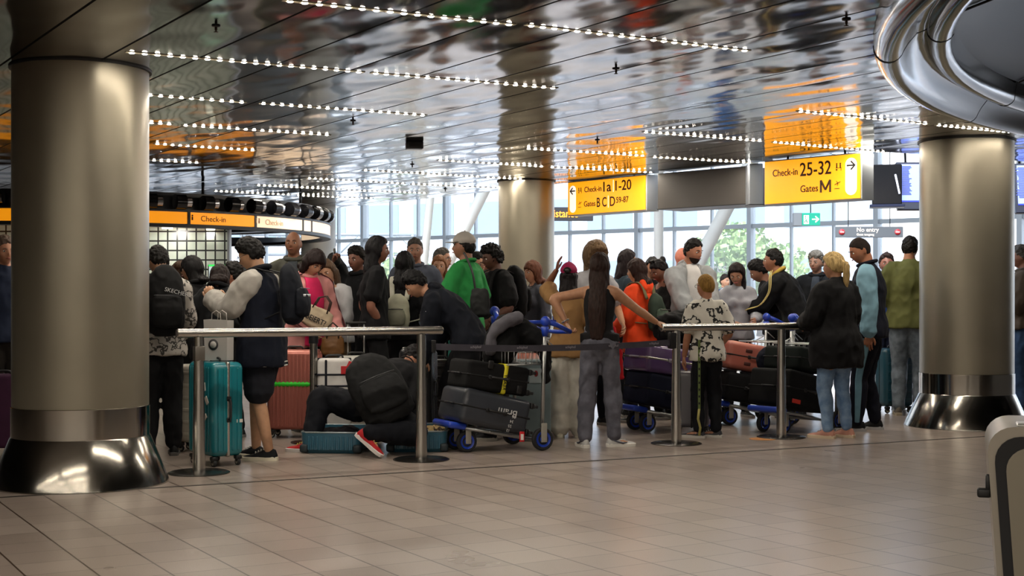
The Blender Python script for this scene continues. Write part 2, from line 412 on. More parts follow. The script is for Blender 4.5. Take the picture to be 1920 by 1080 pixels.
# shell of the hall
WM = mat('#cfd2d2', .7, 0, 'paint')
WD = mat('#4c4741', .7, 0, 'paint')
fl = F0 + FD * s0; fr = F0 + FD * (s0 + bays * bw)
def wallseg(name, a, b, z0, z1, m, t=.3):
    bm = NB(); d = b - a; box(bm, ((a.x + b.x) / 2, (a.y + b.y) / 2, (z0 + z1) / 2), (d.length, t, z1 - z0), M=Matrix.Rotation(atan2(d.y, d.x), 3, 'Z'))
    return structure(name, bm, m)
wallseg('wall_left', V((-30, -14, 0)), V((-30, 60, 0)), 0, 10, WD)
wallseg('wall_back', V((-30, -14, 0)), V((26, -14, 0)), 0, 10, WD)
wallseg('wall_right', V((26, -14, 0)), V((26, 25, 0)), 0, 10, WD)
wallseg('wall_far', V((-30, 50, 0)), V((fl.x, fl.y, 0)), 0, 10, WM)
# roof of the high hall behind the low ceiling
bm = NB(); poly(bm, [(-30, far_l.y - 2), (fl.x - 2, 60), (fl.x, fl.y), (fr.x, fr.y), (26, 10), (12, 10), (E1.x + .2, E1.y), (E0.x + .2, E0.y)], 9.9, 10.1)
structure('trim_5', bm, WM)
# ============================================================ OUTSIDE
bm = NB(); box(bm, (10, 90, -.2), (260, 150, .2)); structure('ground', bm, mat('#c9ccd0', .8, 0, 'paint'))
def building(label, x, y, wdt, h, dep, rz, col, rows, cols):
    o = empty('office_building', (x, y, 0), rz, label, 'building')
    bm = NB(); box(bm, (0, 0, h / 2), (wdt, dep, h)); part('wall', bm, mat(col, .7, 0, 'paint'), o, False)
    bm = NB(); box(bm, (0, 0, h + .2), (wdt + .5, dep + .5, .4)); part('roof', bm, mat('#9aa4ae', .7, 0, 'paint'), o, False)
    for r in range(rows):
        for c in range(cols):
            bm = NB(); box(bm, (-wdt / 2 + (c + .5) * wdt / cols, -dep / 2 - .02, 1.6 + r * (h - 1.5) / rows + .8), (wdt / cols * .72, .12, (h - 2) / rows * .55))
            part('window', bm, mat('#7f97b0', .2, .1, 'plastic'), o, False)
building('pale blue-grey building outside, behind the glass wall right of the middle column', 4, 74, 30, 11, 10, rad(-25), '#b9c6d6', 3, 9)
building('low white building outside behind the glass wall at the left', -26, 92, 30, 8, 10, rad(-8), '#d4dbe4', 2, 7)
building('pale building outside far right behind the big right column', 36, 58, 18, 12, 9, rad(-40), '#c3cedb', 3, 5)
def tree(label, x, y, h, r, seed):
    rnd = random.Random(seed); o = empty('tree', (x, y, 0), 0, label, 'tree', None)
    bm = NB(); tube(bm, [(0, 0, 0), (.1, 0, h * .4), (0, .1, h * .7)], [.16, .12, .06], 8); part('trunk', bm, mat('#5d5245', .9, 0, 'paint'), o)
    bm = NB()
    for i in range(1500):
        a, z, q = rnd.uniform(0, 2 * pi), rnd.uniform(-1, 1), rnd.random() ** .4
        p = V((cos(a) * sqrt(1 - z * z) * r * q, sin(a) * sqrt(1 - z * z) * r * q, h * .68 + z * q * h * .34))
        p += noise.noise_vector(p * .9) * .35
        n = V((rnd.uniform(-1, 1), rnd.uniform(-1, 1), rnd.uniform(-1, 1))).normalized(); t = n.orthogonal().normalized() * .13; u = n.cross(t)
        vs = [bm.verts.new(p + t), bm.verts.new(p + u * .7), bm.verts.new(p - t), bm.verts.new(p - u * .7)]; bm.faces.new(vs)
    part('crown', bm, mat('#8fae70', .7, 0, 'plastic'), o, False)  # leaf green paled: the glare outside is put into the colour
tree('leafy green tree outside the glass wall, seen right of the slanted white strut', 6.9, 42, 3.6, 1.5, 1)
tree('second green tree outside the glass wall, just right of the first', 8.6, 47, 3.4, 1.6, 2)
tree('green tree outside the glass wall seen between the heads of the left crowd', -4.2, 52, 3.0, 1.4, 3)
# roof truss of a canopy outside at the left
o = empty('steel_canopy_truss', (-7.0, 55, 0), 0, 'white steel truss of a canopy outside the glass wall at the left', 'truss')
bm = NB(); tube(bm, [(-4, 0, 3.9), (3.2, 0, 3.9)], .07, 6); part('top_bar', bm, mat('#8b95a0', .5, .3, 'plastic'), o)
bm = NB(); tube(bm, [(-4, 0, 3.1), (3.2, 0, 3.1)], .07, 6); part('bottom_bar', bm, mat('#8b95a0', .5, .3, 'plastic'), o)
for k in range(9):
    if k in (0, 8): b_p = NB(); cyl(b_p, (-3.9 + k * .86, 0, 0), (-3.9 + k * .86, 0, 3.9), .08, n=8); part('post', b_p, mat('#8b95a0', .5, .3, 'plastic'), o)
    bm = NB(); tube(bm, [(-4 + k * .8, 0, 3.1 if k % 2 else 3.9), (-3.2 + k * .8, 0, 3.9 if k % 2 else 3.1)], .045, 6); part('brace', bm, mat('#8b95a0', .5, .3, 'plastic'), o)
# lettering on the glass wall
c = P(1215, 484, 33.0)
o = empty('window_lettering', (0, 0, 0), 0, 'white words stuck on the glass wall behind the man in the grey hoodie', 'lettering')
s_ = F0 + FD * ((c - F0).dot(FD)) - FN * .1
for k, t_ in enumerate(['vertrek', 'departures']):
    word(t_, .34, mat('#eef2f4', .5, 0, 'plastic'), o, (s_.x - .1, s_.y, EYE + (1.10 - .42 * k)), (rad(90), 0, FA), ext=.004)

# white round struts of the high hall ------------------------
def strut(a, b, r, label):
    o = empty('steel_strut', a, 0, label, 'strut'); d = b - a
    bm = NB(); cyl(bm, V((0, 0, 0)), d, r, r, 24); part('pipe', bm, mat('#dfe3e0', .4, 0, 'paint'), o)
    bm = NB(); lathe(bm, [(r * 1.7, 0), (r * 1.7, .04), (r, .06)], 24); part('foot_plate', bm, mat('#9aa0a2', .4, .6, 'plastic'), o)
def sp2(p1, p2, Y):
    a, b = P(*p1, Y), P(*p2, Y); d = (b - a) / (b.z - a.z); return a - d * a.z, a + d * (9.5 - a.z)
a, b = sp2((1235, 470), (1235, 395), 27); strut(a, b, .095, 'upright white steel strut in front of the glass wall, under the grey box')
a, b = sp2((1316, 480), (1362, 392), 27.5); strut(a, b, .14, 'slanted white steel strut right of the man in the grey hoodie')
a, b = sp2((799, 450), (806, 378), 29); strut(a, b, .09, 'nearly upright white steel strut left of the man with the white cap')
a, b = sp2((872, 430), (902, 370), 29); strut(a, b, .12, 'slanted white steel strut between the white cap and the middle column')

# ============================================================ SIGNS UNDER THE CEILING EDGE
YEL = emit('#ffa514', .95, 'yellow_sign', 'AUTO'); YEL2 = emit('#ff9e12', .62, 'yellow_band'); PALE = emit('#ffe0bc', .62, 'pale_sign')
INKS = mat('#3a1606', .6, 0, 'plastic'); WGL = emit('#fff0e0', .95, 'white_field')
GREYP = mat('#8f959c', .45, .3, 'plastic')
def frame_between(p0, p1):            # local frame: x along the sign seen left to right, facing the camera
    d = (p1 - p0); d.z = 0; return atan2(d.y, d.x), d.length
def plate(o, x0, x1, z0, z1, y, m, name, r=.0, th=.006, label=None):
    bm = NB(); box(bm, ((x0 + x1) / 2, y, (z0 + z1) / 2), (x1 - x0, th, z1 - z0), r, 4); return part(name, bm, m, o, False, label)
def oval(o, cx, cz, wd, h, y, m, name):
    bm = NB(); r = wd / 2; pts = [(cx + r * cos(a), cz + (h / 2 - r) * (1 if a < pi else -1) + r * sin(a)) for a in [2 * pi * (i + .001) / 32 for i in range(32)]]
    A = [bm.verts.new((x, y, z)) for x, z in pts]; B = [bm.verts.new((x, y + .004, z)) for x, z in pts]
    for i in range(32): j = (i + 1) % 32; bm.faces.new((A[i], A[j], B[j], B[i]))
    bm.faces.new(A); bm.faces.new(B[::-1]); return part(name, bm, m, o, False)
def arrow(o, cx, cz, s, y, m, d=1, name='arrow'):
    bm = NB(); t = s * .16
    def bar(a, b):
        a, b = V((a[0], y, a[1])), V((b[0], y, b[1])); v = (b - a).normalized(); n = V((-v.z, 0, v.x)) * t / 2
        q = [a - n - v * t * .3, b - n + v * t * .3, b + n + v * t * .3, a + n - v * t * .3]
        A = [bm.verts.new(p) for p in q]; B = [bm.verts.new(p + V((0, .003, 0))) for p in q]
        for i in range(4): j = (i + 1) % 4; bm.faces.new((A[i], A[j], B[j], B[i]))
        bm.faces.new(A); bm.faces.new(B[::-1])
    bar((cx - d * s * .45, cz), (cx + d * s * .45, cz)); bar((cx + d * s * .02, cz + s * .4), (cx + d * s * .45, cz)); bar((cx + d * s * .02, cz - s * .4), (cx + d * s * .45, cz))
    return part(name, bm, m, o, False)
def plane_icon(o, cx, cz, s, y, m):
    bm = NB()
    tube(bm, [(cx - s * .5, y, cz - s * .15), (cx + s * .5, y, cz + s * .25)], s * .06, 5)
    tube(bm, [(cx + s * .05, y, cz + s * .08), (cx - s * .25, y, cz + s * .42)], [s * .08, s * .03], 4); tube(bm, [(cx + s * .05, y, cz + s * .08), (cx - s * .05, y, cz - s * .38)], [s * .08, s * .03], 4)
    box(bm, (cx - s * .1, y, cz - s * .75), (s * .9, .003, s * .1)); return part('aeroplane_symbol', bm, m, o, False)
def desk_icon(o, cx, cz, s, y, m):
    bm = NB()
    for dx in (-.28, .28):
        lathe(bm, [(.001, -.002), (s * .11, -.002), (s * .11, .002), (.001, .002)], 8, (cx + dx * s, y, cz + s * .42), axis='Y')
        box(bm, (cx + dx * s, y, cz + s * .1), (s * .18, .003, s * .42))
    box(bm, (cx, y, cz - s * .15), (s * .9, .003, s * .08)); box(bm, (cx + s * .4, y, cz - s * .35), (s * .07, .003, s * .35)); box(bm, (cx - s * .3, y, cz - s * .38), (s * .25, .003, s * .18))
    return part('desk_symbol', bm, m, o, False)
# line of the sign row (px of the two corner points, depth by the ceiling edge direction)
def sign_row_point(px, Yref=16.9, pref=1211):
    # the row runs parallel to the ceiling edge
    A = P(pref, 400, Yref); k = (px - 960) / F
    t = (k * A.y - A.x) / (ed.x - k * ed.y); return A.x + ed.x * t, A.y + ed.y * t
def place(px0, px1):
    x0, y0 = sign_row_point(px0); x1, y1 = sign_row_point(px1); return V((x0, y0, 0)), V((x1, y1, 0))
# the signs face the camera obliquely: left sign and right sign share the row's line
def hanging_sign(px0, px1, yt, yb, label, build, slope):
    xa, ya = sign_row_point((px0 + px1) / 2); Yc = ya
    # the face is turned a little: left side farther away, as its slanting edges show
    A = P(px0, yb, Yc * slope); B = P(px1, yb, Yc / slope); rz = atan2(B.y - A.y, B.x - A.x)
    top = P((px0 + px1) / 2, yt, Yc).z; bot = P((px0 + px1) / 2, yb, Yc).z; wd = (V((B.x, B.y)) - V((A.x, A.y))).length
    o = empty('hanging_sign', ((A.x + B.x) / 2, (A.y + B.y) / 2, bot), rz, label, 'sign'); h = top - bot
    bm = NB(); box(bm, (0, .13, h / 2), (wd + .03, .22, h + .03), .006, 1); part('casing', bm, mat('#a4aab0', .5, .1, 'plastic'), o, False)
    plate(o, -wd / 2, wd / 2, 0, h, .012, YEL, 'lit_face')
    for x in (-wd * .3, wd * .3):
        bm = NB(); cyl(bm, (x, .1, h), (x, .1, CEIL - bot), .012, n=8); part('hanger_rod', bm, DARKM, o)
    build(o, wd, h, .006); return o
def fit(o, s_, size, W_, a, b, z, y, h, bold=.001):
    w_ = word(s_, h * size, INKS, o, (0, 0, 0), (rad(90), 0, 0), bold=bold); xs = [v.co.x for v in w_.data.vertices]; x0, x1 = min(xs), max(xs); k = (b - a) * W_ / (x1 - x0)
    for v in w_.data.vertices: v.co.x = (v.co.x - x0) * k
    w_.location = (-W_ / 2 + a * W_, y, h * z)
def left_sign(o, W_, h, y):
    oval(o, -W_ / 2 + W_ * .067, h * .48, W_ * .085, h * .84, y, WGL, 'white_field'); arrow(o, -W_ / 2 + W_ * .067, h * .73, W_ * .07, y - .003, BLACK, -1)
    desk_icon(o, -W_ * .335, h * .73, h * .17, y, INKS); plane_icon(o, -W_ * .335, h * .33, h * .15, y, INKS)
    fit(o, 'Check-in', .24, W_, .225, .45, .66, y, h); fit(o, '1a', .43, W_, .475, .575, .63, y, h, .002); plate(o, W_ * .100, W_ * .106, h * .60, h * .96, y, WGL, 'divider', th=.003); fit(o, '1-20', .43, W_, .63, .83, .63, y, h, .002)
    fit(o, 'Gates', .24, W_, .22, .37, .22, y, h); fit(o, 'B C', .41, W_, .39, .515, .18, y, h, .002); plate(o, W_ * .035, W_ * .041, h * .14, h * .50, y, WGL, 'divider', th=.003); fit(o, 'D', .41, W_, .56, .625, .18, y, h, .002); fit(o, '59-87', .25, W_, .64, .795, .26, y, h)
def right_sign(o, W_, h, y):
    oval(o, W_ * .41, h * .5, W_ * .115, h * .84, y, WGL, 'white_field'); arrow(o, W_ * .41, h * .75, W_ * .085, y - .003, BLACK, 1)
    fit(o, 'Check-in', .23, W_, .09, .36, .64, y, h); fit(o, '25-32', .44, W_, .385, .71, .60, y, h, .002); desk_icon(o, W_ * .285, h * .74, h * .17, y, INKS)
    fit(o, 'Gates', .23, W_, .39, .575, .22, y, h); bm = NB()
    for a, b in (((.605, .18), (.605, .46)), ((.605, .46), (.652, .24)), ((.652, .24), (.70, .46)), ((.70, .46), (.70, .18))):
        tube(bm, [(-W_ / 2 + a[0] * W_, y, a[1] * h), (-W_ / 2 + b[0] * W_, y, b[1] * h)], .0115, 6)
    part('lettering', bm, INKS, o, False); plane_icon(o, W_ * .275, h * .36, h * .15, y, INKS)
hanging_sign(1064, 1209, 336, 398, 'lit yellow hanging sign reading Check-in 1a 1-20 and Gates B C D', left_sign, 1.032)
hanging_sign(1433, 1612, 296, 377, 'lit yellow hanging sign reading Check-in 25-32 and Gates M', right_sign, 1.032)
# grey box between the signs with lighter side panels
def gbox(px0, px1, yt, yb, m, name, label, cat, dy=.5, Ys=None, sl=1.03):
    xa, ya = sign_row_point((px0 + px1) / 2); ya = (Ys or ya) + .12
    A = P(px0, yb, ya * sl); B = P(px1, yb, ya / sl); rz = atan2(B.y - A.y, B.x - A.x); top = min(CEIL - .003, P(px1, yt, ya).z); bot = P((px0 + px1) / 2, yb, ya).z
    wd = (V((B.x, B.y)) - V((A.x, A.y))).length
    o = empty(name, ((A.x + B.x) / 2, (A.y + B.y) / 2, bot), rz, label, cat); h = top - bot
    bm = NB(); box(bm, (0, dy / 2 + .01, h / 2), (wd, dy, h), .01, 2); part('panel_body', bm, m, o, False)
    bm = NB(); box(bm, (0, dy / 2 + .01, .004), (wd + .012, dy + .012, .01)); part('bottom_edge', bm, DARKM, o, False)
    return o
gbox(1232, 1402, 318, 388, mat('#4a4643', .6, .1, 'paint'), 'ceiling_box', 'dark grey box under the ceiling between the two yellow signs', 'box')
gbox(1405, 1431, 306, 384, GREYP, 'post_panel', 'narrow light grey panel left of the right yellow sign', 'panel', .25, sl=1.0)
# dark assistance sign behind the middle column
c = P(1040, 401, 21); o = empty('hanging_sign', (c.x, c.y, c.z), rad(4), 'dark sign with orange word Assistance, half hidden behind the middle column', 'sign')
bm = NB(); box(bm, (.05, .05, 0), (1.1, .08, .21), .005, 1); part('casing', bm, mat('#23242a', .5, 0, 'plastic'), o, False)
word('Assistance', .17, emit('#ff9a30', 1.0, 'orange_letters'), o, (-.22, .004, -.05), (rad(90), 0, 0), sx=.82, bold=.002)
bm = NB(); cyl(bm, (.3, .05, .1), (.3, .05, 9.88 - c.z), .01, n=6); part('hanger_rod', bm, DARKM, o)
# green exit sign
c = P(1521, 411, 20); o = empty('exit_sign', (c.x, c.y, c.z), 0, 'small green emergency exit sign with white arrow and running figure', 'sign')
GRN = emit('#12806a', .8, 'green'); bm = NB(); box(bm, (0, .04, 0), (.27, .06, .185), .004, 1); part('casing', bm, GRN, o, False)
bm = NB(); box(bm, (-.195, .06, 0), (.12, .12, .19), .004, 1); part('side_box', bm, mat('#70767c', .5, .2, 'plastic'), o, False)
arrow(o, .065, 0, .10, .006, WGL, 1)
bm = NB(); box(bm, (-.07, .008, -.005), (.075, .004, .13)); part('door_symbol', bm, WGL, o, False)
bm = NB(); tube(bm, [(-.085, .004, .03), (-.075, .004, -.01), (-.055, .004, -.05)], .007, 5); tube(bm, [(-.075, .004, -.01), (-.1, .004, -.05)], .007, 5); sphere(bm, (-.082, .004, .045), .010, 8); part('figure_symbol', bm, GRN, o)
bm = NB(); cyl(bm, (0, .04, .09), (0, .04, 9.8 - c.z), .008, n=6); part('hanger_rod', bm, DARKM, o)
# grey no entry sign
c = P(1631, 435, 19.5); o = empty('no_entry_sign', (c.x, c.y, c.z), 0, 'grey hanging sign reading No entry with a red round symbol at each end', 'sign')
bm = NB(); box(bm, (0, .04, 0), (.96, .06, .155), .004, 1); part('casing', bm, mat('#5d6268', .5, .1, 'plastic'), o, False)
word('No entry', .085, WGL, o, (-.19, .005, .005), (rad(90), 0, 0)); word('Geen toegang', .045, WGL, o, (-.19, .005, -.05), (rad(90), 0, 0))
for x in (-.40, .40):
    bm = NB(); lathe(bm, [(.001, -.004), (.042, -.004), (.042, .01), (.001, .01)], 20, (x, .006, 0), axis='Y'); dsc = part('red_disc', bm, mat('#c0303c', .5, 0, 'plastic'), o)
    bm = NB(); box(bm, (x, .0, 0), (.055, .004, .014)); part('white_bar', bm, WGL, dsc, False)
for x in (-.3, .3):
    bm = NB(); cyl(bm, (x, .04, .07), (x, .04, 9.8 - c.z), .006, n=6); part('hanger_rod', bm, DARKM, o)
# big flight boards: tilted screens beside / behind the right column
def board(px, py, Y, wd, h, tilt, rz, label):
    c = P(px, py, Y); o = empty('flight_board', (c.x, c.y, c.z), 0, label, 'screen', rot=(rad(tilt), 0, rz))
    bm = NB(); box(bm, (0, .05, 0), (wd, .08, h), .01, 1); part('casing', bm, mat('#12182c', .4, 0, 'plastic'), o, False)
    plate(o, -wd / 2 + .03, wd / 2 - .03, -h / 2 + .12, h / 2 - .03, .008, emit('#7d92dc', .75, 'screen'), 'screen')
    plate(o, -wd / 2 + .03, wd / 2 - .03, -h / 2 + .10, -h / 2 + .12, .006, emit('#2030b8', .8, 'screen_line'), 'footer_line')
    n = 24; rnd = random.Random(int(px))
    for q in range(int(wd / .28)):
        bm = NB()
        for k in range(n):
            z = h / 2 - .06 - k * (h - .24) / n; box(bm, (-wd / 2 + .1 + q * .28, .003, z), (.1 + .09 * rnd.random(), .003, .011))
        part('timetable_column', bm, mat('#39478c', .6, 0, 'plastic'), o, False)
    bm = NB(); box(bm, (wd * .2, .002, 0), (.05, .003, h * .6)); part('yellow_column', bm, emit('#b8b04a', .7, 'board_yellow'), o, False)
    for x in (-wd * .35, wd * .35):
        bm = NB(); cyl(bm, (x, .1, h / 2 - .02), (x, .1 , 7.3), .015, n=8); part('hanger_rod', bm, DARKM, o)
board(1755, 348, 17.2, .98, .62, -9, rad(0), 'tilted blue flight board half hidden behind the right column, seen on its left side')
board(1950, 352, 17.0, .60, .64, -9, rad(-6), 'tilted blue flight board at the right edge of the picture, right of the column')
# side of a dark screen left of the board
c = P(1663, 346, 17.0); o = empty('display_screen', (c.x, c.y, c.z), rad(-14), 'black back of a hanging screen between the right yellow sign and the flight board', 'screen')
bm = NB(); box(bm, (0, .1, 0), (.36, .25, .50), .01, 1); part('casing', bm, mat('#08080c', .25, 0, 'plastic'), o, False)
bm = NB(); box(bm, (0, -.03, -.275), (.42, .3, .035), .005, 1); part('bottom_rail', bm, mat('#141c36', .35, 0, 'plastic'), o, False)
bm = NB(); tube(bm, [(.10, -.04, .12), (.15, -.04, -.12)], .012, 6); part('lamp_tube', bm, emit('#dfe6ff', 2.0, 'tube'), o)
bm = NB(); cyl(bm, (0, .1, .25), (0, .1, 2.83 - c.z), .012, n=8); part('hanger_rod', bm, DARKM, o)
# ceiling fittings
def sprinkler(px, py, label):
    c = onz(px, py, CEIL); o = empty('sprinkler', c, 0, label, 'sprinkler', None)
    bm = NB(); lathe(bm, [(.026, -.001), (.024, -.006), (.008, -.009)], 16); part('collar', bm, DARKM, o)
    bm = NB(); lathe(bm, [(.008, -.008), (.008, -.026), (.004, -.032), (.014, -.036), (.014, -.038), (.001, -.039)], 12); part('nozzle', bm, mat('#3a2a22', .4, .6, 'plastic'), o)
for px, py, l in [(405, 48, 'small ceiling sprinkler above the second light strip at the upper left'), (1587, 36, 'small ceiling sprinkler left of the chrome ring'), (662, 226, 'small ceiling sprinkler left of the grey ceiling box, below the third light row'),
                  (1155, 128, 'small ceiling sprinkler left of the right end of the nearest light row, upper middle'), (1712, 176, 'small ceiling sprinkler above the right column'), (1120, 262, 'small ceiling sprinkler above the left yellow sign'),
                  (835, 354, 'tiny ceiling sprinkler far back left of the middle column'), (773, 308, 'small ceiling sprinkler right under the grey speaker box')]:
    sprinkler(px, py, l)
c = onz(777, 266, CEIL); o = empty('ceiling_speaker', c, rad(10), 'small grey box fixed to the ceiling left of the middle column', 'ceiling box')
bm = NB(); box(bm, (0, 0, -.035), (.17, .12, .07), .008, 2); part('casing', bm, mat('#3b3d40', .5, .2, 'plastic'), o)
bm = NB(); box(bm, (0, -.062, -.04), (.12, .004, .03)); part('grille', bm, BLACK, o, False)

# ============================================================ ROUND DESK AT THE LEFT
KC = V((-6.5, 20.7, 0)); KR = 3.7
o = empty('round_information_desk', KC, 0, 'round desk with yellow Check-in band and ring of black lamps on top, left background', 'desk')
def kang(px): # angle on the ring where the view ray at px first meets it
    k = (px - 960) / F; A = k * k + 1; B = -2 * (k * KC.x + KC.y); C_ = KC.x ** 2 + KC.y ** 2 - KR * KR; D = max(0, B * B - 4 * A * C_)
    Y = (-B - sqrt(D)) / (2 * A); return atan2(Y - KC.y, k * Y - KC.x)
def arcwall(a0, a1, r0, r1, z0, z1, n=24):
    bm = NB(); L_ = []
    for i in range(n + 1):
        a = a0 + (a1 - a0) * i / n; d = V((cos(a), sin(a), 0)); L_.append([bm.verts.new(d * r + V((0, 0, z))) for r, z in ((r1, z0), (r1, z1), (r0, z1), (r0, z0))])
    skin(bm, L_); bmesh.ops.recalc_face_normals(bm, faces=bm.faces); return bm
angs = [-pi, kang(60) - .35, kang(60) - .02, kang(354), kang(479), kang(568), -.25, .6]
for i, (a0, a1) in enumerate(zip(angs, angs[1:])):
    m = YEL2 if i < 4 else PALE
    part('band_panel', arcwall(a0 + .006, a1 - .006, KR - .1, KR, 2.25, 2.40), m, o, 30)
for a in angs[1:-1]: part('band_divider', arcwall(a - .006, a + .006, KR - .1, KR + .006, 2.24, 2.41, 1), BLACK, o, False)
part('band_frame', arcwall(-pi, pi, KR - .12, KR + .01, 2.20, 2.245, 96), DARKM, o, 30)
part('top_frame', arcwall(-pi, pi, KR - .12, KR + .01, 2.405, 2.43, 96), DARKM, o, 30)
part('canopy', arcwall(-pi, pi, KR - .5, KR - .14, 2.42, 2.66, 96), mat('#16171a', .35, .3, 'plastic'), o, 30)
for nm, a, m in (('Check-in', kang(376), INKS), ('Check-in', kang(497), mat('#c8a888', .6, 0, 'plastic'))):
    word(nm, .105, m, o, (0, 0, 0), (0, 0, 0), face=lambda c, a=a: V((cos(a + c.x / KR) * (KR + .004 + c.z), sin(a + c.x / KR) * (KR + .004 + c.z), 2.29 + c.y)))
    bm = NB(); d = V((cos(a - .04), sin(a - .04), 0)) * (KR + .004); t_ = V((-sin(a - .04), cos(a - .04), 0))
    for q in (-.03, .03):
        sphere(bm, d + t_ * q + V((0, 0, 2.36)), .012, 8); cyl(bm, d + t_ * q + V((0, 0, 2.30)), d + t_ * q + V((0, 0, 2.345)), .011, n=6)
    part('desk_symbol', bm, m, o)
for k in range(30):
    a = -pi + .1 + k * .105 * 1.0
    if k > 38: break
    d = V((cos(a), sin(a), 0)); t_ = V((-sin(a), cos(a), 0))
    bm = NB(); c_ = d * (KR + .0) + V((0, 0, 2.53))
    # a drum lamp lying along the ring
    rings = [ring(bm, c_ + t_ * x, d, V((0, 0, 1)), r, r, 20) for x, r in ((-.07, .085), (-.068, .10), (.068, .10), (.07, .085))]; skin(bm, rings)
    q = part('drum_lamp', bm, mat('#141417', .18, .4, 'plastic'), o, 30)
    bm = NB(); rings = [ring(bm, c_ + t_ * x, d, V((0, 0, 1)), r, r, 16) for x, r in ((.075, .07), (.145, .07))]; skin(bm, rings); part('bright_collar', bm, mat('#b8b8bc', .2, 1, 'plastic'), q, 30)
for px_ in (395, 587):
    a = kang(px_); d = V((cos(a), sin(a), 0)) * (KR - .2); bm = NB(); cyl(bm, d + V((0, 0, 2.66)), d + V((0, 0, 2.825)), .02, n=8); part('hanger_rod', bm, DARKM, o)
for px_ in (60, 330, 420):  # added lamps, not seen on the desk, to brighten the glass block wall
    a = kang(px_); d = V((cos(a), sin(a), 0)) * (KR - .3); bm = NB(); lathe(bm, [(.001, 2.19), (.07, 2.19), (.08, 2.24), (.001, 2.245)], 20, d); part('added_wall_lamp', bm, emit('#fff2dc', 3, 'added_wall_lamp'), o)
    L_ = bpy.data.lights.new('added_wall_glow', 'AREA'); L_.shape = 'DISK'; L_.size = .14; L_.energy = 3.5; L_.color = (1, .93, .82); lo = bpy.data.objects.new('added_wall_glow', L_); COL.objects.link(lo); lo.location = KC + d + V((0, 0, 2.18)); lo.rotation_euler = (rad(25), 0, 0)
# glass block wall under the band
def block_mat():
    m = bpy.data.materials.new('glass_block_wall'); nt, b = nodes_of(m); N = nt.nodes; L = nt.links
    t = N.new('ShaderNodeTexCoord'); br = N.new('ShaderNodeTexBrick'); br.offset = 0; br.inputs['Scale'].default_value = 1
    mp = N.new('ShaderNodeMapping'); mp.inputs['Rotation'].default_value = (rad(90), 0, 0); L.new(t.outputs['Object'], mp.inputs[0]); L.new(mp.outputs[0], br.inputs[0])
    br.inputs['Brick Width'].default_value = .128; br.inputs['Row Height'].default_value = .128; br.inputs['Mortar Size'].default_value = .011
    br.inputs['Color1'].default_value = (.66, .74, .66, 1); br.inputs['Color2'].default_value = (.5, .58, .52, 1); br.inputs['Mortar'].default_value = (.03, .035, .035, 1)
    L.new(br.outputs[0], b.inputs['Base Color']); b.inputs['Roughness'].default_value = .25
    bp = N.new('ShaderNodeBump'); bp.inputs['Distance'].default_value = .01; bp.invert = True; L.new(br.outputs['Fac'], bp.inputs['Height']); L.new(bp.outputs[0], b.inputs['Normal'])
    return m
c = P(427, 500, 18.3)
o2 = empty('glass_block_wall', (c.x - 2.6, 18.3, 0), 0, 'greenish wall of square glass blocks under the yellow Check-in band', 'partition')
bm = NB(); box(bm, (0, .06, 1.13), (5.2, .12, 2.26)); part('blocks', bm, block_mat(), o2, False)
bm = NB(); box(bm, (2.61, .06, 1.13), (.03, .14, 2.26)); part('end_strip', bm, GREYP, o2, False)
# white round pillar right of it and pale counter
c = P(597, 500, 23.0); o = empty('pillar', (c.x, c.y, 0), 0, 'white round pillar behind the bald man, under the end of the yellow band', 'pillar')
bm = NB(); lathe(bm, [(.29, 0), (.29, CEIL)], 48); part('shaft', bm, mat('#c4cacb', .5, 0, 'paint'), o, 40)
bm = NB(); lathe(bm, [(.30, 0), (.30, .12)], 48); part('skirting', bm, GREYP, o, 40)
c = P(520, 508, 25); o = empty('counter', (c.x, c.y, 0), 0, 'long pale counter front behind the varsity jacket man, left of the white pillar', 'counter')
bm = NB(); box(bm, (0, .2, .93), (2.6, .4, 1.86), .01, 1); part('front_panel', bm, mat('#aab4bb', .5, 0, 'paint'), o, False)
bm = NB(); box(bm, (0, .18, 1.875), (2.66, .46, .03), .005, 1); part('counter_top', bm, GREYP, o, False)
# dark beam and white drums seen above the counter
c = P(500, 455, 26); o = empty('overhead_beam', (c.x, c.y, c.z), 0, 'dark overhead beam above the pale counter at the left', 'beam')
bm = NB(); box(bm, (0, .1, .02), (2.6, .3, .16), .01, 1); part('beam_body', bm, mat('#3c4146', .5, .2, 'paint'), o, False)
for x in (-1.2, 1.2):
    bm = NB(); cyl(bm, (x, .1, .1), (x, .1, CEIL - c.z), .02, n=6); part('hanger_rod', bm, DARKM, o)
# small monitor with green top edge
c = P(408, 512, 13.5); o = empty('monitor', (c.x, c.y, c.z - .16), rad(8), 'monitor with a bright green top edge left of the varsity jacket man', 'monitor')
bm = NB(); box(bm, (0, .03, .16), (.19, .04, .17), .005, 1); part('casing', bm, BLACK, o, False)
plate(o, -.085, .085, .09, .225, .008, emit('#b8ccd0', .5, 'monitor'), 'screen'); plate(o, -.09, .09, .227, .243, .006, emit('#28d050', 1.2, 'monitor_green'), 'green_edge')
bm = NB(); cyl(bm, (0, .05, .08), (0, .05, -c.z + .18), .02, n=8); lathe(bm, [(.14, -c.z + .16), (.14, -c.z + .175), (.02, -c.z + .19)], 16, (0, .05, 0)); part('stand', bm, DARKM, o)

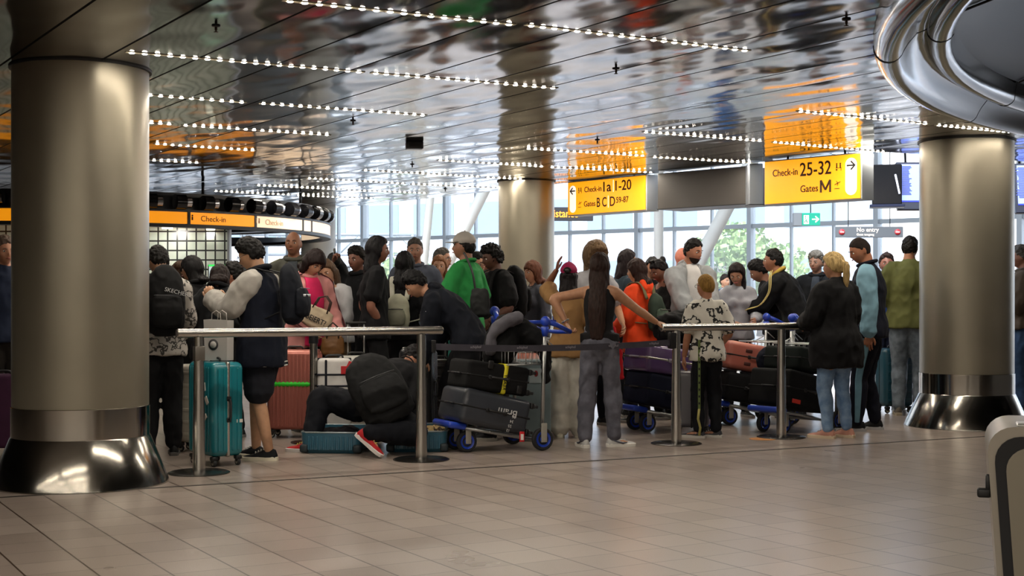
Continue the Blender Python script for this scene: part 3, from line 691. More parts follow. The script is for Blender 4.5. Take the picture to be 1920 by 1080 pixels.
# ============================================================ RAILS, BELT, POSTS
def rail(pA, pB, Ys, xl, xr, label):
    A, B = V((P(pA[0], pA[1], Ys[0]).x, Ys[0], 0)), V((P(pB[0], pB[1], Ys[1]).x, Ys[1], 0)); d = (B - A).normalized(); rz = atan2(d.y, d.x)
    o = empty('queue_rail', A, rz, label, 'rail', None); L_ = (B - A).length
    bm = NB(); 
    def tt(px): k = (px - 960) / F; return (k * A.y - A.x) / (d.x - k * d.y)
    x0, x1 = tt(xl), tt(xr); prof = [(.001, x0), (.028, x0), (.033, x0 + .006), (.033, x1 - .006), (.028, x1), (.001, x1)]
    lathe(bm, prof, 24, (0, 0, 1.012), axis='X'); part('handrail', bm, STEEL, o, 30)
    for x in (0, L_):
        bm = NB(); lathe(bm, [(.046, .012), (.046, .08), (.034, .985)], 24, (x, 0, 0)); ps = part('post', bm, STEEL, o, 30)
        bm = NB(); lathe(bm, [(.222, 0), (.222, .006), (.205, .013), (.03, .02)], 40, (x, 0, 0)); part('base_plate', bm, mat('#4a4744', .25, .9, 'plastic'), o, 30)
    return o, L_, d
r1, L1, d1 = rail((373, 887), (790, 862), (9.84, 10.66), 331, 829, 'brushed steel handrail on two posts at the left, in front of the teal suitcase')
bm = NB(); box(bm, (0, 0, .865), (.075, .075, .11), .01, 2); part('belt_cassette', bm, mat('#6a655e', .4, .5, 'plastic'), r1, 30)
r2, L2, d2 = rail((1268, 832), (1465, 820), (11.85, 12.4), 1239, 1497, 'brushed steel handrail on two posts at the right, next to the boy')
bm = NB(); box(bm, (-.03, .0, .90), (.09, .06, .14), .01, 2); part('belt_cassette', bm, BLACK, r2, 30)
# retractable belt between them
A = P(813, 648, 10.72); B = P(1262, 641, 11.82); A.z = .885; B.z = .885
o = empty('queue_belt', (A + B) / 2, atan2(B.y - A.y, B.x - A.x), 'dark grey retractable queue belt stretched between the two handrails', 'belt'); hl = (B - A).length / 2
bm = NB(); n = 24; rings = []
for i in range(n + 1):
    x = -hl + 2 * hl * i / n; z = -.03 * (1 - (x / hl) ** 2)
    rings.append([bm.verts.new((x, yy, z + zz)) for yy, zz in ((-.001, -.026), (.001, -.026), (.001, .026), (-.001, .026))])
skin(bm, rings); part('webbing', bm, mat('#3c3a42', .8, 0, 'fabric'), o, False)
bm = NB(); box(bm, (-hl, 0, 0), (.03, .03, .1), .005, 1); part('clip', bm, BLACK, o, False)
for fx in (-.72, -.35, .05, .42, .78):
    word('schiphol', .03, mat('#8e8a92', .7, 0, 'plastic'), o, (hl * fx, -.004, -.03 * (1 - fx * fx) - .004), (rad(90), 0, 0), ext=.0006)
# loose posts behind
def loose_post(px, Y, label, h=.99):
    o = empty('queue_post', ((px - 960) / F * Y, Y, 0), 0, label, 'queue post')
    bm = NB(); lathe(bm, [(.034, .012), (.034, h * .95)], 20); part('post', bm, STEEL, o, 30)
    bm = NB(); lathe(bm, [(.2, 0), (.2, .008), (.03, .02)], 32); part('base_plate', bm, mat('#4a4744', .25, .9, 'plastic'), o, 30)
    bm = NB(); lathe(bm, [(.042, h * .88), (.042, h), (.03, h + .01)], 20); part('belt_head', bm, DARKM, o, 30)
loose_post(588, 11.95, 'steel queue post between the rose gold suitcase and the white suitcase')
loose_post(893, 12.7, 'steel queue post behind the bending man and the front luggage trolley')
# round orange floor mark beside the right rail foot
c = V((P(1430, 823, 1).x * 12.25, 12.25, 0)); bm = NB(); lathe(bm, [(.12, 0), (.12, .003), (.001, .0032)], 24)
o = part('floor_sticker', bm, mat('#b87830', .6, 0, 'plastic'), None, False); o.location = (c.x, c.y, 0); tag(o, 'flat round orange sticker on the floor beside the right rail foot', 'sticker')
# cream housing in the right foreground
c = P(1910, 900, 5.0); o = empty('machine_housing', (1.975, 5.0, -.02), rad(-18), 'cream rounded machine housing with black rubber seal in the right foreground, cut by the frame', 'machine')
def prof_box(x0, x1, z0, z1, y0, y1, r, lean):
    bm = NB(); pts = []
    for (cx, cz, a0) in ((x1 - r, z0 + .02, -90), (x1 - r, z1 - r, 0), (x0 + r, z1 - r, 90), (x0 + r, z0 + .02, 180)):
        for k in range(7):
            a = rad(a0 + 15 * k); rr = r if cz > z0 + .1 else .02
            pts.append((cx + (rr if cz > z0 + .1 else r) * cos(a) if cz > z0 + .1 else cx + r * cos(a), cz + rr * sin(a)))
    A = [bm.verts.new((x + lean * (z - z1) * -1, y0, z)) for x, z in pts]; B = [bm.verts.new((x + lean * (z - z1) * -1, y1, z)) for x, z in pts]
    n = len(pts)
    for i in range(n): j = (i + 1) % n; bm.faces.new((A[i], A[j], B[j], B[i]))
    bm.faces.new(A); bm.faces.new(B[::-1]); bmesh.ops.recalc_face_normals(bm, faces=bm.faces); return bm
CREAM = mat('#9d968a', .35, .3, 'paint')
part('body', prof_box(-.22, .6, 0, .80, .0, .55, .10, .07), CREAM, o, 30)
part('rubber_seal', prof_box(-.195, .58, .02, .765, -.012, .0, .10, .07), RUBBER, o, 30)
part('front_panel', prof_box(-.155, .55, .04, .725, -.02, -.010, .09, .07), mat('#8a8374', .4, .2, 'paint'), o, 30)
bm = NB(); box(bm, (-.225, .06, .545), (.05, .04, .035), .008, 2); box(bm, (-.21, .06, .58), (.02, .03, .07), .005, 1); part('latch', bm, BLACK, o)
bm = NB(); box(bm, (-.04, .1, .803), (.14, .14, .012), .005, 1); part('top_plate', bm, mat('#d4d4d0', .3, .6, 'plastic'), o)
# ============================================================ PEOPLE
def cr(pts, k=4):                    # Catmull-Rom through tuples
    out = []; n = len(pts)
    for i in range(n - 1):
        p0, p1, p2, p3 = pts[max(i - 1, 0)], pts[i], pts[i + 1], pts[min(i + 2, n - 1)]
        for j in range(k):
            t = j / k; out.append(tuple(.5 * (2 * b + (c - a) * t + (2 * a - 5 * b + 4 * c - d) * t * t + (3 * b - 3 * c + d - a) * t ** 3) for a, b, c, d in zip(p0, p1, p2, p3)))
    out.append(pts[-1]); return out
def loft(bm, st, side, n=14, k=4, flat=False):   # st: list of (point, half width, half depth)
    q = cr([(p.x, p.y, p.z, a, b) for p, a, b in st], k); rings = []
    for i, s in enumerate(q):
        p = V(s[:3]); t = V(q[min(i + 1, len(q) - 1)][:3]) - V(q[max(i - 1, 0)][:3]); t.normalize()
        a = (side - t * side.dot(t)).normalized(); b = t.cross(a).normalized()
        rings.append((p, a, b, max(.004, s[3]), max(.004, s[4]), t))
    R = []
    p, a, b, ra, rb, t = rings[0]; m = min(ra, rb) * .6
    if not flat: R.append(ring(bm, p - t * m, a, b, ra * .55, rb * .55, n))
    for p, a, b, ra, rb, t in rings: R.append(ring(bm, p, a, b, ra, rb, n))
    p, a, b, ra, rb, t = rings[-1]; m = min(ra, rb) * .6
    R.append(ring(bm, p + t * m, a, b, ra * .55, rb * .55, n)); skin(bm, R)
def remesh(bm, voxel, smooth=4, amp=0.0, fr=9.0, seed=0, aniso=(1, 1, 1), extra=None):
    bmesh.ops.recalc_face_normals(bm, faces=bm.faces)
    me = bpy.data.meshes.new('tmp'); bm.to_mesh(me); bm.free(); o = bpy.data.objects.new('tmp', me); COL.objects.link(o)
    r = o.modifiers.new('r', 'REMESH'); r.mode = 'VOXEL'; r.voxel_size = voxel
    if smooth: s = o.modifiers.new('s', 'SMOOTH'); s.factor = .5; s.iterations = smooth
    dg = bpy.context.evaluated_depsgraph_get(); dg.update(); ev = o.evaluated_get(dg); m2 = bpy.data.meshes.new_from_object(ev)
    bpy.data.objects.remove(o); bpy.data.meshes.remove(me)
    b2 = bmesh.new(); b2.from_mesh(m2); bpy.data.meshes.remove(m2); b2.normal_update()
    if amp:
        sd = V((seed * 3.7, seed * 1.3, seed * 2.1))
        for v in b2.verts:
            p = V((v.co.x * aniso[0], v.co.y * aniso[1], v.co.z * aniso[2])) * fr + sd
            v.co += v.normal * amp * (noise.noise(p) + .5 * noise.noise(p * 2.3) - (abs(noise.noise(p * 1.3 + V((9, 9, 9)))) * 2.2 - .35) * .7)
    if extra: extra(b2)
    return b2
def sstep(a, b, x):
    t = max(0, min(1, (x - a) / (b - a))); return t * t * (3 - 2 * t)
HA, HB, HC = .074, .096, .118
def headpt(d, s=1.0, fem=0):
    x, y, z = d; p = V((x * HA, y * HB, z * HC))
    if z < 0:
        t = -z; p.x *= 1 - (.30 + .05 * fem) * t ** 1.6
        if y > 0: p.y += .014 * t
        else: p.y *= 1 - .30 * t
    if z > .5: p.z -= .004 * (z - .5)
    if y > 0:
        up = sstep(.22, -.02, z) * sstep(-.36, -.24, z) * (1 - .45 * sstep(-.2, .1, z))
        p.y += .026 * exp(-(x / .14) ** 2) * up
        p.y -= .011 * exp(-((abs(x) - .40) / .17) ** 2 - ((z - .02) / .11) ** 2)
        p.y += .005 * exp(-(x / .5) ** 2 - ((z - .17) / .08) ** 2)
        p.y += .008 * exp(-(x / .22) ** 2 - ((z + .47) / .09) ** 2)
        p.y += .009 * exp(-(x / .25) ** 2 - ((z + .80) / .12) ** 2)
        p.x += .005 * (1 if x > 0 else -1) * exp(-((abs(x) - .7) / .2) ** 2 - ((z + .15) / .2) ** 2)
    return p * s
def ik(a, c, l1, l2, pole):
    d = c - a; L_ = min(d.length, (l1 + l2) * .998); dn = d.normalized(); c = a + dn * L_
    x = (l1 * l1 - l2 * l2 + L_ * L_) / (2 * L_); h = sqrt(max(0, l1 * l1 - x * x))
    pn = pole - dn * pole.dot(dn); pn = pn.normalized() if pn.length > 1e-4 else dn.orthogonal().normalized()
    return a + dn * x + pn * h, c
def hand(bm, wr, fwd, nrm, s, side, curl=25, spread=1.0):
    fwd = fwd.normalized(); nrm = (nrm - fwd * nrm.dot(fwd)).normalized(); lat = fwd.cross(nrm).normalized() * side   # lat points to the thumb side
    def at(f, l, n_=0): return wr + fwd * f * s + lat * l * s + nrm * n_ * s
    rg = []
    for f, wd, th in ((-.012, .022, .019), (.0, .026, .017), (.03, .036, .016), (.065, .041, .014), (.088, .038, .011), (.094, .030, .007)):
        rg.append(ring(bm, at(f, 0), lat, nrm, wd * s, th * s, 12))
    skin(bm, rg)
    for i, (l, b0, L_) in enumerate(((.029, .082, .072), (.010, .088, .080), (-.010, .086, .074), (-.029, .078, .058))):
        p = at(b0, l); ang = 0; d0 = fwd + lat * (l * 1.6 * spread); pts = [p - fwd * .012 * s, p]; rr = [.0082 * s, .0092 * s]
        for k, seg in enumerate((.44, .30, .26)):
            ang += rad(curl * (1 + .25 * (i > 1))) ; dd = d0.normalized() * cos(ang) + nrm * sin(ang); p = p + dd * L_ * seg * s; pts.append(p); rr.append((.0085, .0078, .006)[k] * s)
        tube(bm, pts, rr, 7)
    t0 = at(.02, .026); t1 = at(.048, .048, .012); t2 = at(.074, .056, .02); t3 = at(.094, .054, .026)
    tube(bm, [at(.008, .012), t0, t1, t2, t3], [.014 * s, .0135 * s, .0115 * s, .010 * s, .007 * s], 7)

def person(label, px, Y, H, face, fem=False, build=1.0, skin_c='#b98a6a', lean=0, twist=0, side=0, head=(0, 0, 0), hips=0.0, sit=None,
           arms=None, legs=None, hair=None, top=None, bottom=None, shoes=None, pos=None, headY=None, glasses=False, cap=None, elbow=None, curl=25, group=None, seed=None, hoff=(0, 0)):
    """face: heading in degrees, 0 away from the camera, 90 to the right, 180 towards it."""
    global PSEED; PSEED += 1; seed = seed or PSEED
    s = H / 1.75; x0 = (px - 960) / F * Y if pos is None else pos[0]; Y = Y if pos is None else pos[1]
    root = empty('person', (x0, Y, 0), 0, label, 'person', group)
    a = rad(face); Fw = V((sin(a), cos(a), 0)); Rt = V((cos(a), -sin(a), 0)); U = V((0, 0, 1))
    def loc(r, f, u): return Rt * r + Fw * f + U * u
    def tolocal(pw): return pw - V((x0, Y, 0))
    sk = mat(skin_c, .55, 0, 'skin')
    wf = .90 if fem else 1.0; b_ = build
    pelvis = loc(hoff[0], hoff[1], (.93 + hips) * s)
    def sdir(f): 
        l = rad(lean * f); m = rad(side * f); return (U * cos(l) + Fw * sin(l) + Rt * sin(m)).normalized()
    p2 = pelvis + sdir(.45) * .15 * s; p3 = p2 + sdir(.9) * .20 * s; p4 = p3 + sdir(1.0) * .155 * s; p5 = p4 + sdir(1.0) * .05 * s
    sd1 = sdir(1.0); tw = rad(twist); Rs = (Rt * cos(tw) + Fw.cross(U).cross(U) * 0 + (Fw * -sin(tw))); Rs = (Rs - sd1 * Rs.dot(sd1)).normalized()
    Ns = sd1.cross(Rs).normalized() * 1.0
    if Ns.dot(Fw) < 0 and abs(lean) < 80: Ns = -Ns
    hy, hp, hr = [rad(v) for v in head]      # yaw (right +), pitch (down +), roll
    hf = (Fw * cos(hy) + Rt * sin(hy)); hR = (Rt * cos(hy) - Fw * sin(hy))
    hU = (U * cos(hp) + hf * sin(hp)); hF = (hf * cos(hp) - U * sin(hp))
    hR2 = hR * cos(hr) - hU * sin(hr); hU2 = hU * cos(hr) + hR * sin(hr); hR, hU = hR2, hU2
    nd = (sd1 * .65 + hU * .5).normalized()
    neck_top = p5 + nd * .075 * s; hs = s ** .6
    hc = neck_top + hU * .068 * hs + hF * .022 * hs
    HM = Matrix((hR, hF, hU)).transposed()
    def hp_(x, y, z): return hc + hR * x * hs + hF * y * hs + hU * z * hs
    shw = (.142 if fem else .163) * s * b_ ** .5
    # ---- limbs
    arms = arms or {}; legs = legs or {}
    J = {}
    for sg, nm in ((1, 'R'), (-1, 'L')):
        sh = p4 + Rs * sg * shw - sd1 * .032 * s
        tg = arms.get(nm)
        if tg is None: w_ = sh + (Rt * sg * .05 + Fw * .05 - U * .53) * s
        elif isinstance(tg, V): w_ = tolocal(tg)
        else: w_ = loc(tg[0] * s, tg[1] * s, tg[2] * s)
        pole = (elbow or {}).get(nm); pole = loc(*pole) if pole else (Rt * sg * .5 - Fw * .8 - U * .3)
        el, wr = ik(sh, w_, .285 * s, .255 * s, pole); J[nm] = (sh, el, wr)
    for sg, nm in ((1, 'r'), (-1, 'l')):
        hj = pelvis + Rt * sg * .082 * s - U * .03 * s
        tg = legs.get(nm, (sg * .10, 0.0, .085)); ft = tolocal(tg) if isinstance(tg, V) else loc(tg[0] * s, tg[1] * s, tg[2] * s if len(tg) > 2 else .085 * s)
        kp = legs.get('pole_' + nm); kp = loc(*kp) if kp else (Fw + Rt * sg * .08)
        kn, an = ik(hj, ft, .414 * s, .410 * s, kp); J[nm] = (hj, kn, an)
    # ---- body
    TR = [(pelvis - sdir(0) * .08 * s, .10 * s, .09 * s), (pelvis, (.170 if fem else .162) * s * b_, .115 * s * b_), (p2, (.125 if fem else .142) * s * b_, .095 * s * b_),
          (p3, .155 * wf * s * b_, .115 * s * b_), (p4 - sd1 * .015 * s, .150 * wf * s * b_, .085 * s * b_), (p5, .065 * s, .06 * s)]
    def torso(bm, o=0.0, lo=0, hi=6, drop=None, flare=0.0, boxy=0.0):
        st = [(p, w_ + o, d_ + o) for p, w_, d_ in TR]
        if boxy:
            mw = st[3][1]; st[2] = (st[2][0], st[2][1] * (1 - boxy) + mw * boxy, st[2][2] * (1 - boxy) + st[3][2] * boxy)
        if drop is not None:   # extend below the hips as a skirt of cloth
            wd_ = max(st[1][1], .182 * s * b_ + o) + flare + .006; dd_ = st[1][2] + flare + .008; st = [(pelvis - U * drop * s, wd_, dd_), (pelvis + U * .01 * s, wd_ - .004, dd_ - .002)] + st[2:]
        st = st[lo:hi]; loft(bm, st, (Rt * .5 + Rs * .5).normalized(), 18, flat=drop is not None)
        if fem:
            for q in (-1, 1): sphere(bm, p3 + Rs * q * .068 * s + Ns * (.075 * s * b_ + o * .6) + sd1 * .01, (.062 * s + o * .5), 12)
    def armtube(bm, nm, o=0.0, t=1.0, cuff=0.0, loose=0.0):
        sh, el, wr = J[nm]; sg = 1 if nm == 'R' else -1; inn = p4 + Rs * sg * shw * .35 - sd1 * .005 * s
        st = [(inn, .045 * s + o * .7, .045 * s + o * .7), (sh, .053 * s * b_ + o, .053 * s * b_ + o), (sh.lerp(el, .45), .047 * s * b_ + o + loose, .047 * s * b_ + o + loose), (el, .040 * s + o + loose, .040 * s + o + loose),
              (el.lerp(wr, .3), .041 * s + o + loose, .041 * s + o + loose), (wr, .027 * s + o + loose * .6, .024 * s + o + loose * .6)]
        if t < 1:
            if t <= .5: st = st[:2] + [(sh.lerp(el, t * 2), .050 * s * b_ + o + loose, .050 * s * b_ + o + loose)]
            else: st = st[:4] + [(el.lerp(wr, (t - .5) * 2), .036 * s + o + loose, .036 * s + o + loose)]
        ref = (el - sh).cross(wr - el); ref = ref.normalized() if ref.length > 1e-5 else Rs
        loft(bm, st, ref, 12)
    def legtube(bm, nm, o=0.0, t=1.0, loose=(0, 0, 0)):
        hj, kn, an = J[nm]; sg = 1 if nm == 'r' else -1
        f_ = 1.06 if fem else 1.0
        st = [(hj + U * .02 * s, .080 * s * f_ * b_ + o, .092 * s * b_ + o), (hj.lerp(kn, .35), .070 * s * f_ * b_ + o + loose[0], .080 * s * b_ + o + loose[0]), (kn, .054 * s + o + loose[1], .058 * s + o + loose[1]),
              (kn.lerp(an, .3), .053 * s + o + loose[1], .056 * s + o + loose[1]), (an, .036 * s + o + loose[2], .038 * s + o + loose[2])]
        if t < 1:
            if t <= .5: q = t * 2; st = st[:2] + [(hj.lerp(kn, q), st[2][1] + .015, st[2][2] + .015)]
            else: q = (t - .5) * 2; st = st[:3] + [(kn.lerp(an, q), .055 * s + o + loose[2], .055 * s + o + loose[2])]
        loft(bm, st, Rt, 14)
    bm = NB(); torso(bm)
    loft(bm, [(p4, .07 * s, .06 * s), (p5 + nd * .02 * s, .056 * s * (b_ if not fem else .9), .058 * s), (neck_top, .052 * s, .056 * s), (neck_top + hU * .05, .045, .05)], Rs, 14)
    for nm in 'RL': armtube(bm, nm)
    for nm in 'rl': legtube(bm, nm)
    def fdir(nm):
        fy = legs.get('yaw_' + nm, legs.get('yaw', (8 if nm == 'r' else -8))); q = rad(fy); fp = rad(legs.get('pitch_' + nm, 0)); h_ = Fw * cos(q) + Rt * sin(q)
        return (h_ * cos(fp) - U * sin(fp)).normalized(), (U * cos(fp) + h_ * sin(fp)).normalized()
    for nm in 'rl':
        an = J[nm][2]; fd, fu = fdir(nm); loft(bm, [(an - fd * .03 * s - fu * .04 * s, .028, .03), (an + fd * .06 * s - fu * .045 * s, .034, .025), (an + fd * .13 * s - fu * .06 * s, .034, .014)], Rt, 10)
    q = bmesh.ops.create_uvsphere(bm, u_segments=56, v_segments=44, radius=1)['verts']
    for v in q: v.co = hc + HM @ headpt(tuple(v.co), hs, 1 if fem else 0)
    for sg in (-1, 1): sphere(bm, hp_(sg * .074, -.008, -.006), (.009 * hs, .019 * hs, .030 * hs), 12, HM @ Matrix.Rotation(rad(sg * 14), 3, 'Z'))
    def addhands(b2):
        for nm, sg in (('R', 1), ('L', -1)):
            sh, el, wr = J[nm]; f_ = (wr - el).normalized(); hd = arms.get('dir' + nm)
            if hd: f_ = (f_ * .25 + loc(*hd).normalized()).normalized()
            nr = arms.get('palm' + nm); nr = loc(*nr) if nr else -Rt * sg * .8 + Fw * -.1 - U * .15
            hand(b2, wr, f_, nr, s * (.93 if fem else 1.0), -sg if True else sg, arms.get('curl', curl))
    b2 = remesh(bm, .0105, 2, extra=addhands); part('body', b2, sk, root)
    # ---- face
    dark = mat('#1a1310', .4, 0, 'plastic'); ew = mat('#d9d4cc', .3, 0, 'plastic')
    for sg in (-1, 1):
        bm = NB(); sphere(bm, hp_(sg * .030, .0795, .003), (.0125 * hs, .0105 * hs, .0075 * hs), 12, HM); e = part('eye', bm, ew, root)
        bm = NB(); sphere(bm, hp_(sg * .030, .0862, .003), (.0064 * hs, .0050 * hs, .0064 * hs), 10, HM); part('iris', bm, dark, e)
        bm = NB(); tube(bm, [hp_(sg * .014, .0985, .022), hp_(sg * .030, .0965, .028), hp_(sg * .047, .084, .024)], [.003 * hs, .0038 * hs, .002 * hs], 6); part('eyebrow', bm, mat(hair.get('c', '#15110f') if hair else '#3a2a20', .8, 0, 'plastic'), root)
    bm = NB(); tube(bm, [hp_(-.023, .095, -.056), hp_(-.009, .1045, -.053), hp_(0, .105, -.0545), hp_(.009, .1045, -.053), hp_(.023, .095, -.056)], [.002 * hs, .005 * hs, .0052 * hs, .005 * hs, .002 * hs], 7); part('lips', bm, mat('#8a4a40' if not fem else '#a04a48', .5, 0, 'plastic'), root)
    if glasses:
        bm = NB()
        for sg in (-1, 1):
            tube(bm, [hp_(sg * .032 + .024 * cos(t), .100, .003 + .018 * sin(t)) for t in [2 * pi * i / 16 for i in range(16)]], .0018, 5, closed=True)
            tube(bm, [hp_(sg * .056, .099, .008), hp_(sg * .076, .06, .010), hp_(sg * .079, .0, .006)], .0018, 5)
        tube(bm, [hp_(-.009, .104, .006), hp_(0, .108, .009), hp_(.009, .104, .006)], .0018, 5); g = part('glasses', bm, dark, root)
        if glasses == 'dark':
            for sg in (-1, 1): bm = NB(); sphere(bm, hp_(sg * .032, .099, .003), .023, 12, Matrix.Diagonal((1, .12, .8)) if False else HM @ Matrix.Diagonal((1, .14, .8))); part('lens', bm, mat('#1c1a1c', .08, 0, 'plastic'), g)
    # ---- hair
    if hair and hair.get('st') != 'bald':
        st = hair['st']; hm = mat(hair['c'], .62 if st != 'buzz' else .8, 0, 'hair'); th = hair.get('th', {'buzz': .004, 'short': .012, 'curly': .038, 'long': .014, 'bob': .02, 'pony': .012, 'bun': .012, 'fringe': .024, 'thin': .007}[st])
        longish = st in ('long', 'bob'); bm = NB(); q = bmesh.ops.create_uvsphere(bm, u_segments=48, v_segments=36, radius=1)['verts']
        for v in q:
            x, y, z = v.co; pts = [(-1, -.62), (-.3, -.5 if not longish else -.8), (0, -.12 if not longish else -.85), (.25, .12 if not longish else -.5), (.55, .33), (1, .60 if st != 'fringe' else .42)]
            if st == 'bob': pts[4] = (.55, .0); pts[5] = (1, .36)
            if st == 'thin': pts[5] = (1, .75); pts[4] = (.55, .5)
            hl = pts[-1][1]
            for (ya, za), (yb, zb) in zip(pts, pts[1:]):
                if ya <= y <= yb: hl = za + (zb - za) * (y - ya) / (yb - ya)
            hl += .07 * noise.noise(V((x * 5 + seed, y * 5, 0))); k = sstep(hl - .06, hl + .10, z); o = hc + HM @ headpt((x, y, z), hs, 1 if fem else 0); d = HM @ V((x * .9, y, z)).normalized()
            t_ = th * (1 + (.7 if st in ('short', 'fringe') else .15) * sstep(0, .9, z) * (1 if y > -.4 else .6)) * hs * (.25 + .75 * sstep(hl, hl + (.45 if st in ('short', 'fringe', 'thin') else .15), z))
            if cap: t_ *= 1 - sstep(.15, .32, z)
            v.co = o + d * (t_ * k - .016 * (1 - k))
        if longish:
            L_ = hair.get('len', .18); wv = hair.get('wv', 1.0)
            for (ox, oy, w0, d0, ll) in ((0, -.055, .070, .045, L_), (.062, -.022, .026, .05, L_ * hair.get('sidelen', .85)), (-.062, -.022, .026, .05, L_ * hair.get('sidelen', .85))):
                b0 = hp_(ox, oy, .02); hang = (-U * .85 - sd1 * .15).normalized(); back = -(Ns if st == 'long' else hF)
                e1 = hp_(ox, oy - .01, -.09); out_ = .05 * wv if abs(ox) < .01 else .0
                e2 = e1 + hang * ll * .5 + back * out_; e3 = e1 + hang * ll + back * out_ * .9
                loft(bm, [(b0, w0 * .9, d0 * .8), (e1, w0, d0), (e2, w0 * 1.15, d0 * .85), (e3, w0 * (.85 if st == 'long' else 1.1), d0 * .6)], hR, 14)
        if st == 'pony' or st == 'bun':
            if st == 'bun': sphere(bm, hp_(0, -.09, .08), (.042, .04, .04), 14, HM)
            else: loft(bm, [(hp_(0, -.10, .03), .022, .022), (hp_(0, -.135, .0), .032, .03), (hp_(0, -.13, -.10), .036, .03), (hp_(0, -.12, -.10) - U * hair.get('len', .12), .016, .014)], hR, 12)
        curl_ = st == 'curly'
        b2 = remesh(bm, .0075, 1, .022 if curl_ else (.006 if st in ('long', 'bob', 'pony') else .009 if st != 'buzz' else .001), 26 if curl_ else 38, seed, (1, 1, 1) if curl_ or st in ('short', 'fringe') else (1, 1, .22)); part('hair', b2, hm, root)
    if hair and hair.get('beard'):
        bm = NB(); q = bmesh.ops.create_uvsphere(bm, u_segments=36, v_segments=30, radius=1)['verts']
        for v in q:
            x, y, z = v.co; k = sstep(-.40, -.55, z) * sstep(-.1, .15, y) * (1 - exp(-(x / .2) ** 2 - ((z + .46) / .07) ** 2)); v.co = hc + HM @ (headpt((x, y, z), hs) * (1 + .07 * k - .1 * (1 - k)))
        part('beard', bm, mat(hair['beard'], .9, 0, 'hair'), root)
    if cap:
        cm = mat(cap['c'], .75, 0, 'fabric'); bk = cap.get('back', False); sgn = -1 if bk else 1; bm = NB(); q = bmesh.ops.create_uvsphere(bm, u_segments=40, v_segments=30, radius=1)['verts']
        for v in q:
            x, y, z = v.co; hl = .30 + .0 * y; k = sstep(hl - .05, hl + .03, z); p = headpt((x, y, z), hs) * (1 + .24 * k - .12 * (1 - k)); p.z += .012 * k * (1 - z); v.co = hc + HM @ p
        cp = part('cap', bm, cm, root)
        bm = NB(); rows = []
        for i in range(9):
            t = rad(-62 + 124 * i / 8); rows.append([bm.verts.new(hp_(sin(t) * (.086 + .0 * e), sgn * (cos(t) * .105 + e * cos(t * .6)), .046 - e * .12 + zz)) for e, zz in ((-.015, .0), (.075, .002), (.075, -.003), (-.015, -.005))])
        skin(bm, rows); bmesh.ops.recalc_face_normals(bm, faces=bm.faces); part('cap_brim', bm, cm, cp)
        bm = NB(); sphere(bm, hp_(0, 0, .145), .008, 8); part('cap_button', bm, cm, cp)
        if cap.get('open'):
            bm = NB(); d = sgn * -1; tube(bm, [hp_(.036 * cos(t), d * (.113 - .004 * abs(cos(t))), .052 + .034 * sin(t)) for t in [pi * i / 12 for i in range(13)]], .005, 6); sphere(bm, hp_(0, d * .104, .058), (.034, .016, .026), 12, HM); part('cap_opening', bm, dark, cp)
    # ---- clothes
    def cloth(name, fill, m, vox=.0125, amp=.010, fr=8, parent=None, label=None, sm=3):
        bm = NB(); fill(bm); b2 = remesh(bm, vox, sm, amp, fr, seed + 1, (1, 1, .7)); return part(name, b2, m, parent or root, True, label)
    if bottom:
        m = mat(bottom['c'], .85, 0, bottom.get('k', 'fabric'), 0, 1.0, bottom.get('c2')); t = bottom.get('t', 1.0); lo = bottom.get('loose', (.008, .012, .012))
        def fb(bm):
            loft(bm, [(pelvis - U * .085 * s, .135 * s, .112 * s), (pelvis, TR[1][1] + .012, TR[1][2] + .012), (pelvis.lerp(p2, .75), TR[2][1] + .016, TR[2][2] + .014)], Rt, 18)
            for nm in 'rl': legtube(bm, nm, .007, t, lo)
        tro = cloth('shorts' if t < .8 else 'trousers', fb, m, amp=bottom.get('amp', .010), fr=9)
        if bottom.get('stripe'):
            for nm, sg in (('r', 1), ('l', -1)):
                hj, kn, an = J[nm]; bm = NB(); o_ = Rt * sg; w0 = bottom.get('stripe_w', .012); sg = sg
                st = [(hj + o_ * (.098 * s * b_ + lo[0]), w0 * 1.2, .006), (hj.lerp(kn, .35) + o_ * (.088 * s * b_ + lo[0] + .008), w0 * 1.3, .006), (kn + o_ * (.064 * s + lo[1] + .006), w0, .006), (kn.lerp(an, .3) + o_ * (.064 * s + lo[1] + .004), w0, .006), (an + o_ * (.046 * s + lo[2] + .004), w0 * .7, .006)]
                loft(bm, st, Fw, 8); part('side_stripe', bm, mat(bottom['stripe'], .8, 0, 'fabric'), tro)
    if top:
        kind = top.get('k', 'fabric'); m = mat(top['c'], .85, 0, kind, 0, top.get('sc', 1.0), top.get('c2')); o = top.get('o', .014); t = top.get('t', 1.0); loose = top.get('loose', .008)
        sc_ = top.get('sleeve')
        def ft(bm):
            torso(bm, o, 0, 5 if not top.get('low') else 5, top.get('hem', .06), top.get('flare', .006), top.get('boxy', .5))
            if not top.get('tank'): loft(bm, [(p4 - sd1 * .03, .12 * s, .08 * s + o), (p5 - sd1 * .012, .078 * s + o * .6, .070 * s + o * .6)], Rs, 16)
            if not sc_ and t > 0:
                for nm in 'RL': armtube(bm, nm, o, t, 0, loose)
        tp = cloth(top.get('name', 'shirt'), ft, m, amp=top.get('amp', .012))
        if sc_:
            for nm in 'RL': cloth('sleeve', lambda bm: armtube(bm, nm, o + .002, t * .97, 0, loose), mat(sc_, .8, 0, 'fabric'), amp=.010, fr=10, parent=tp)
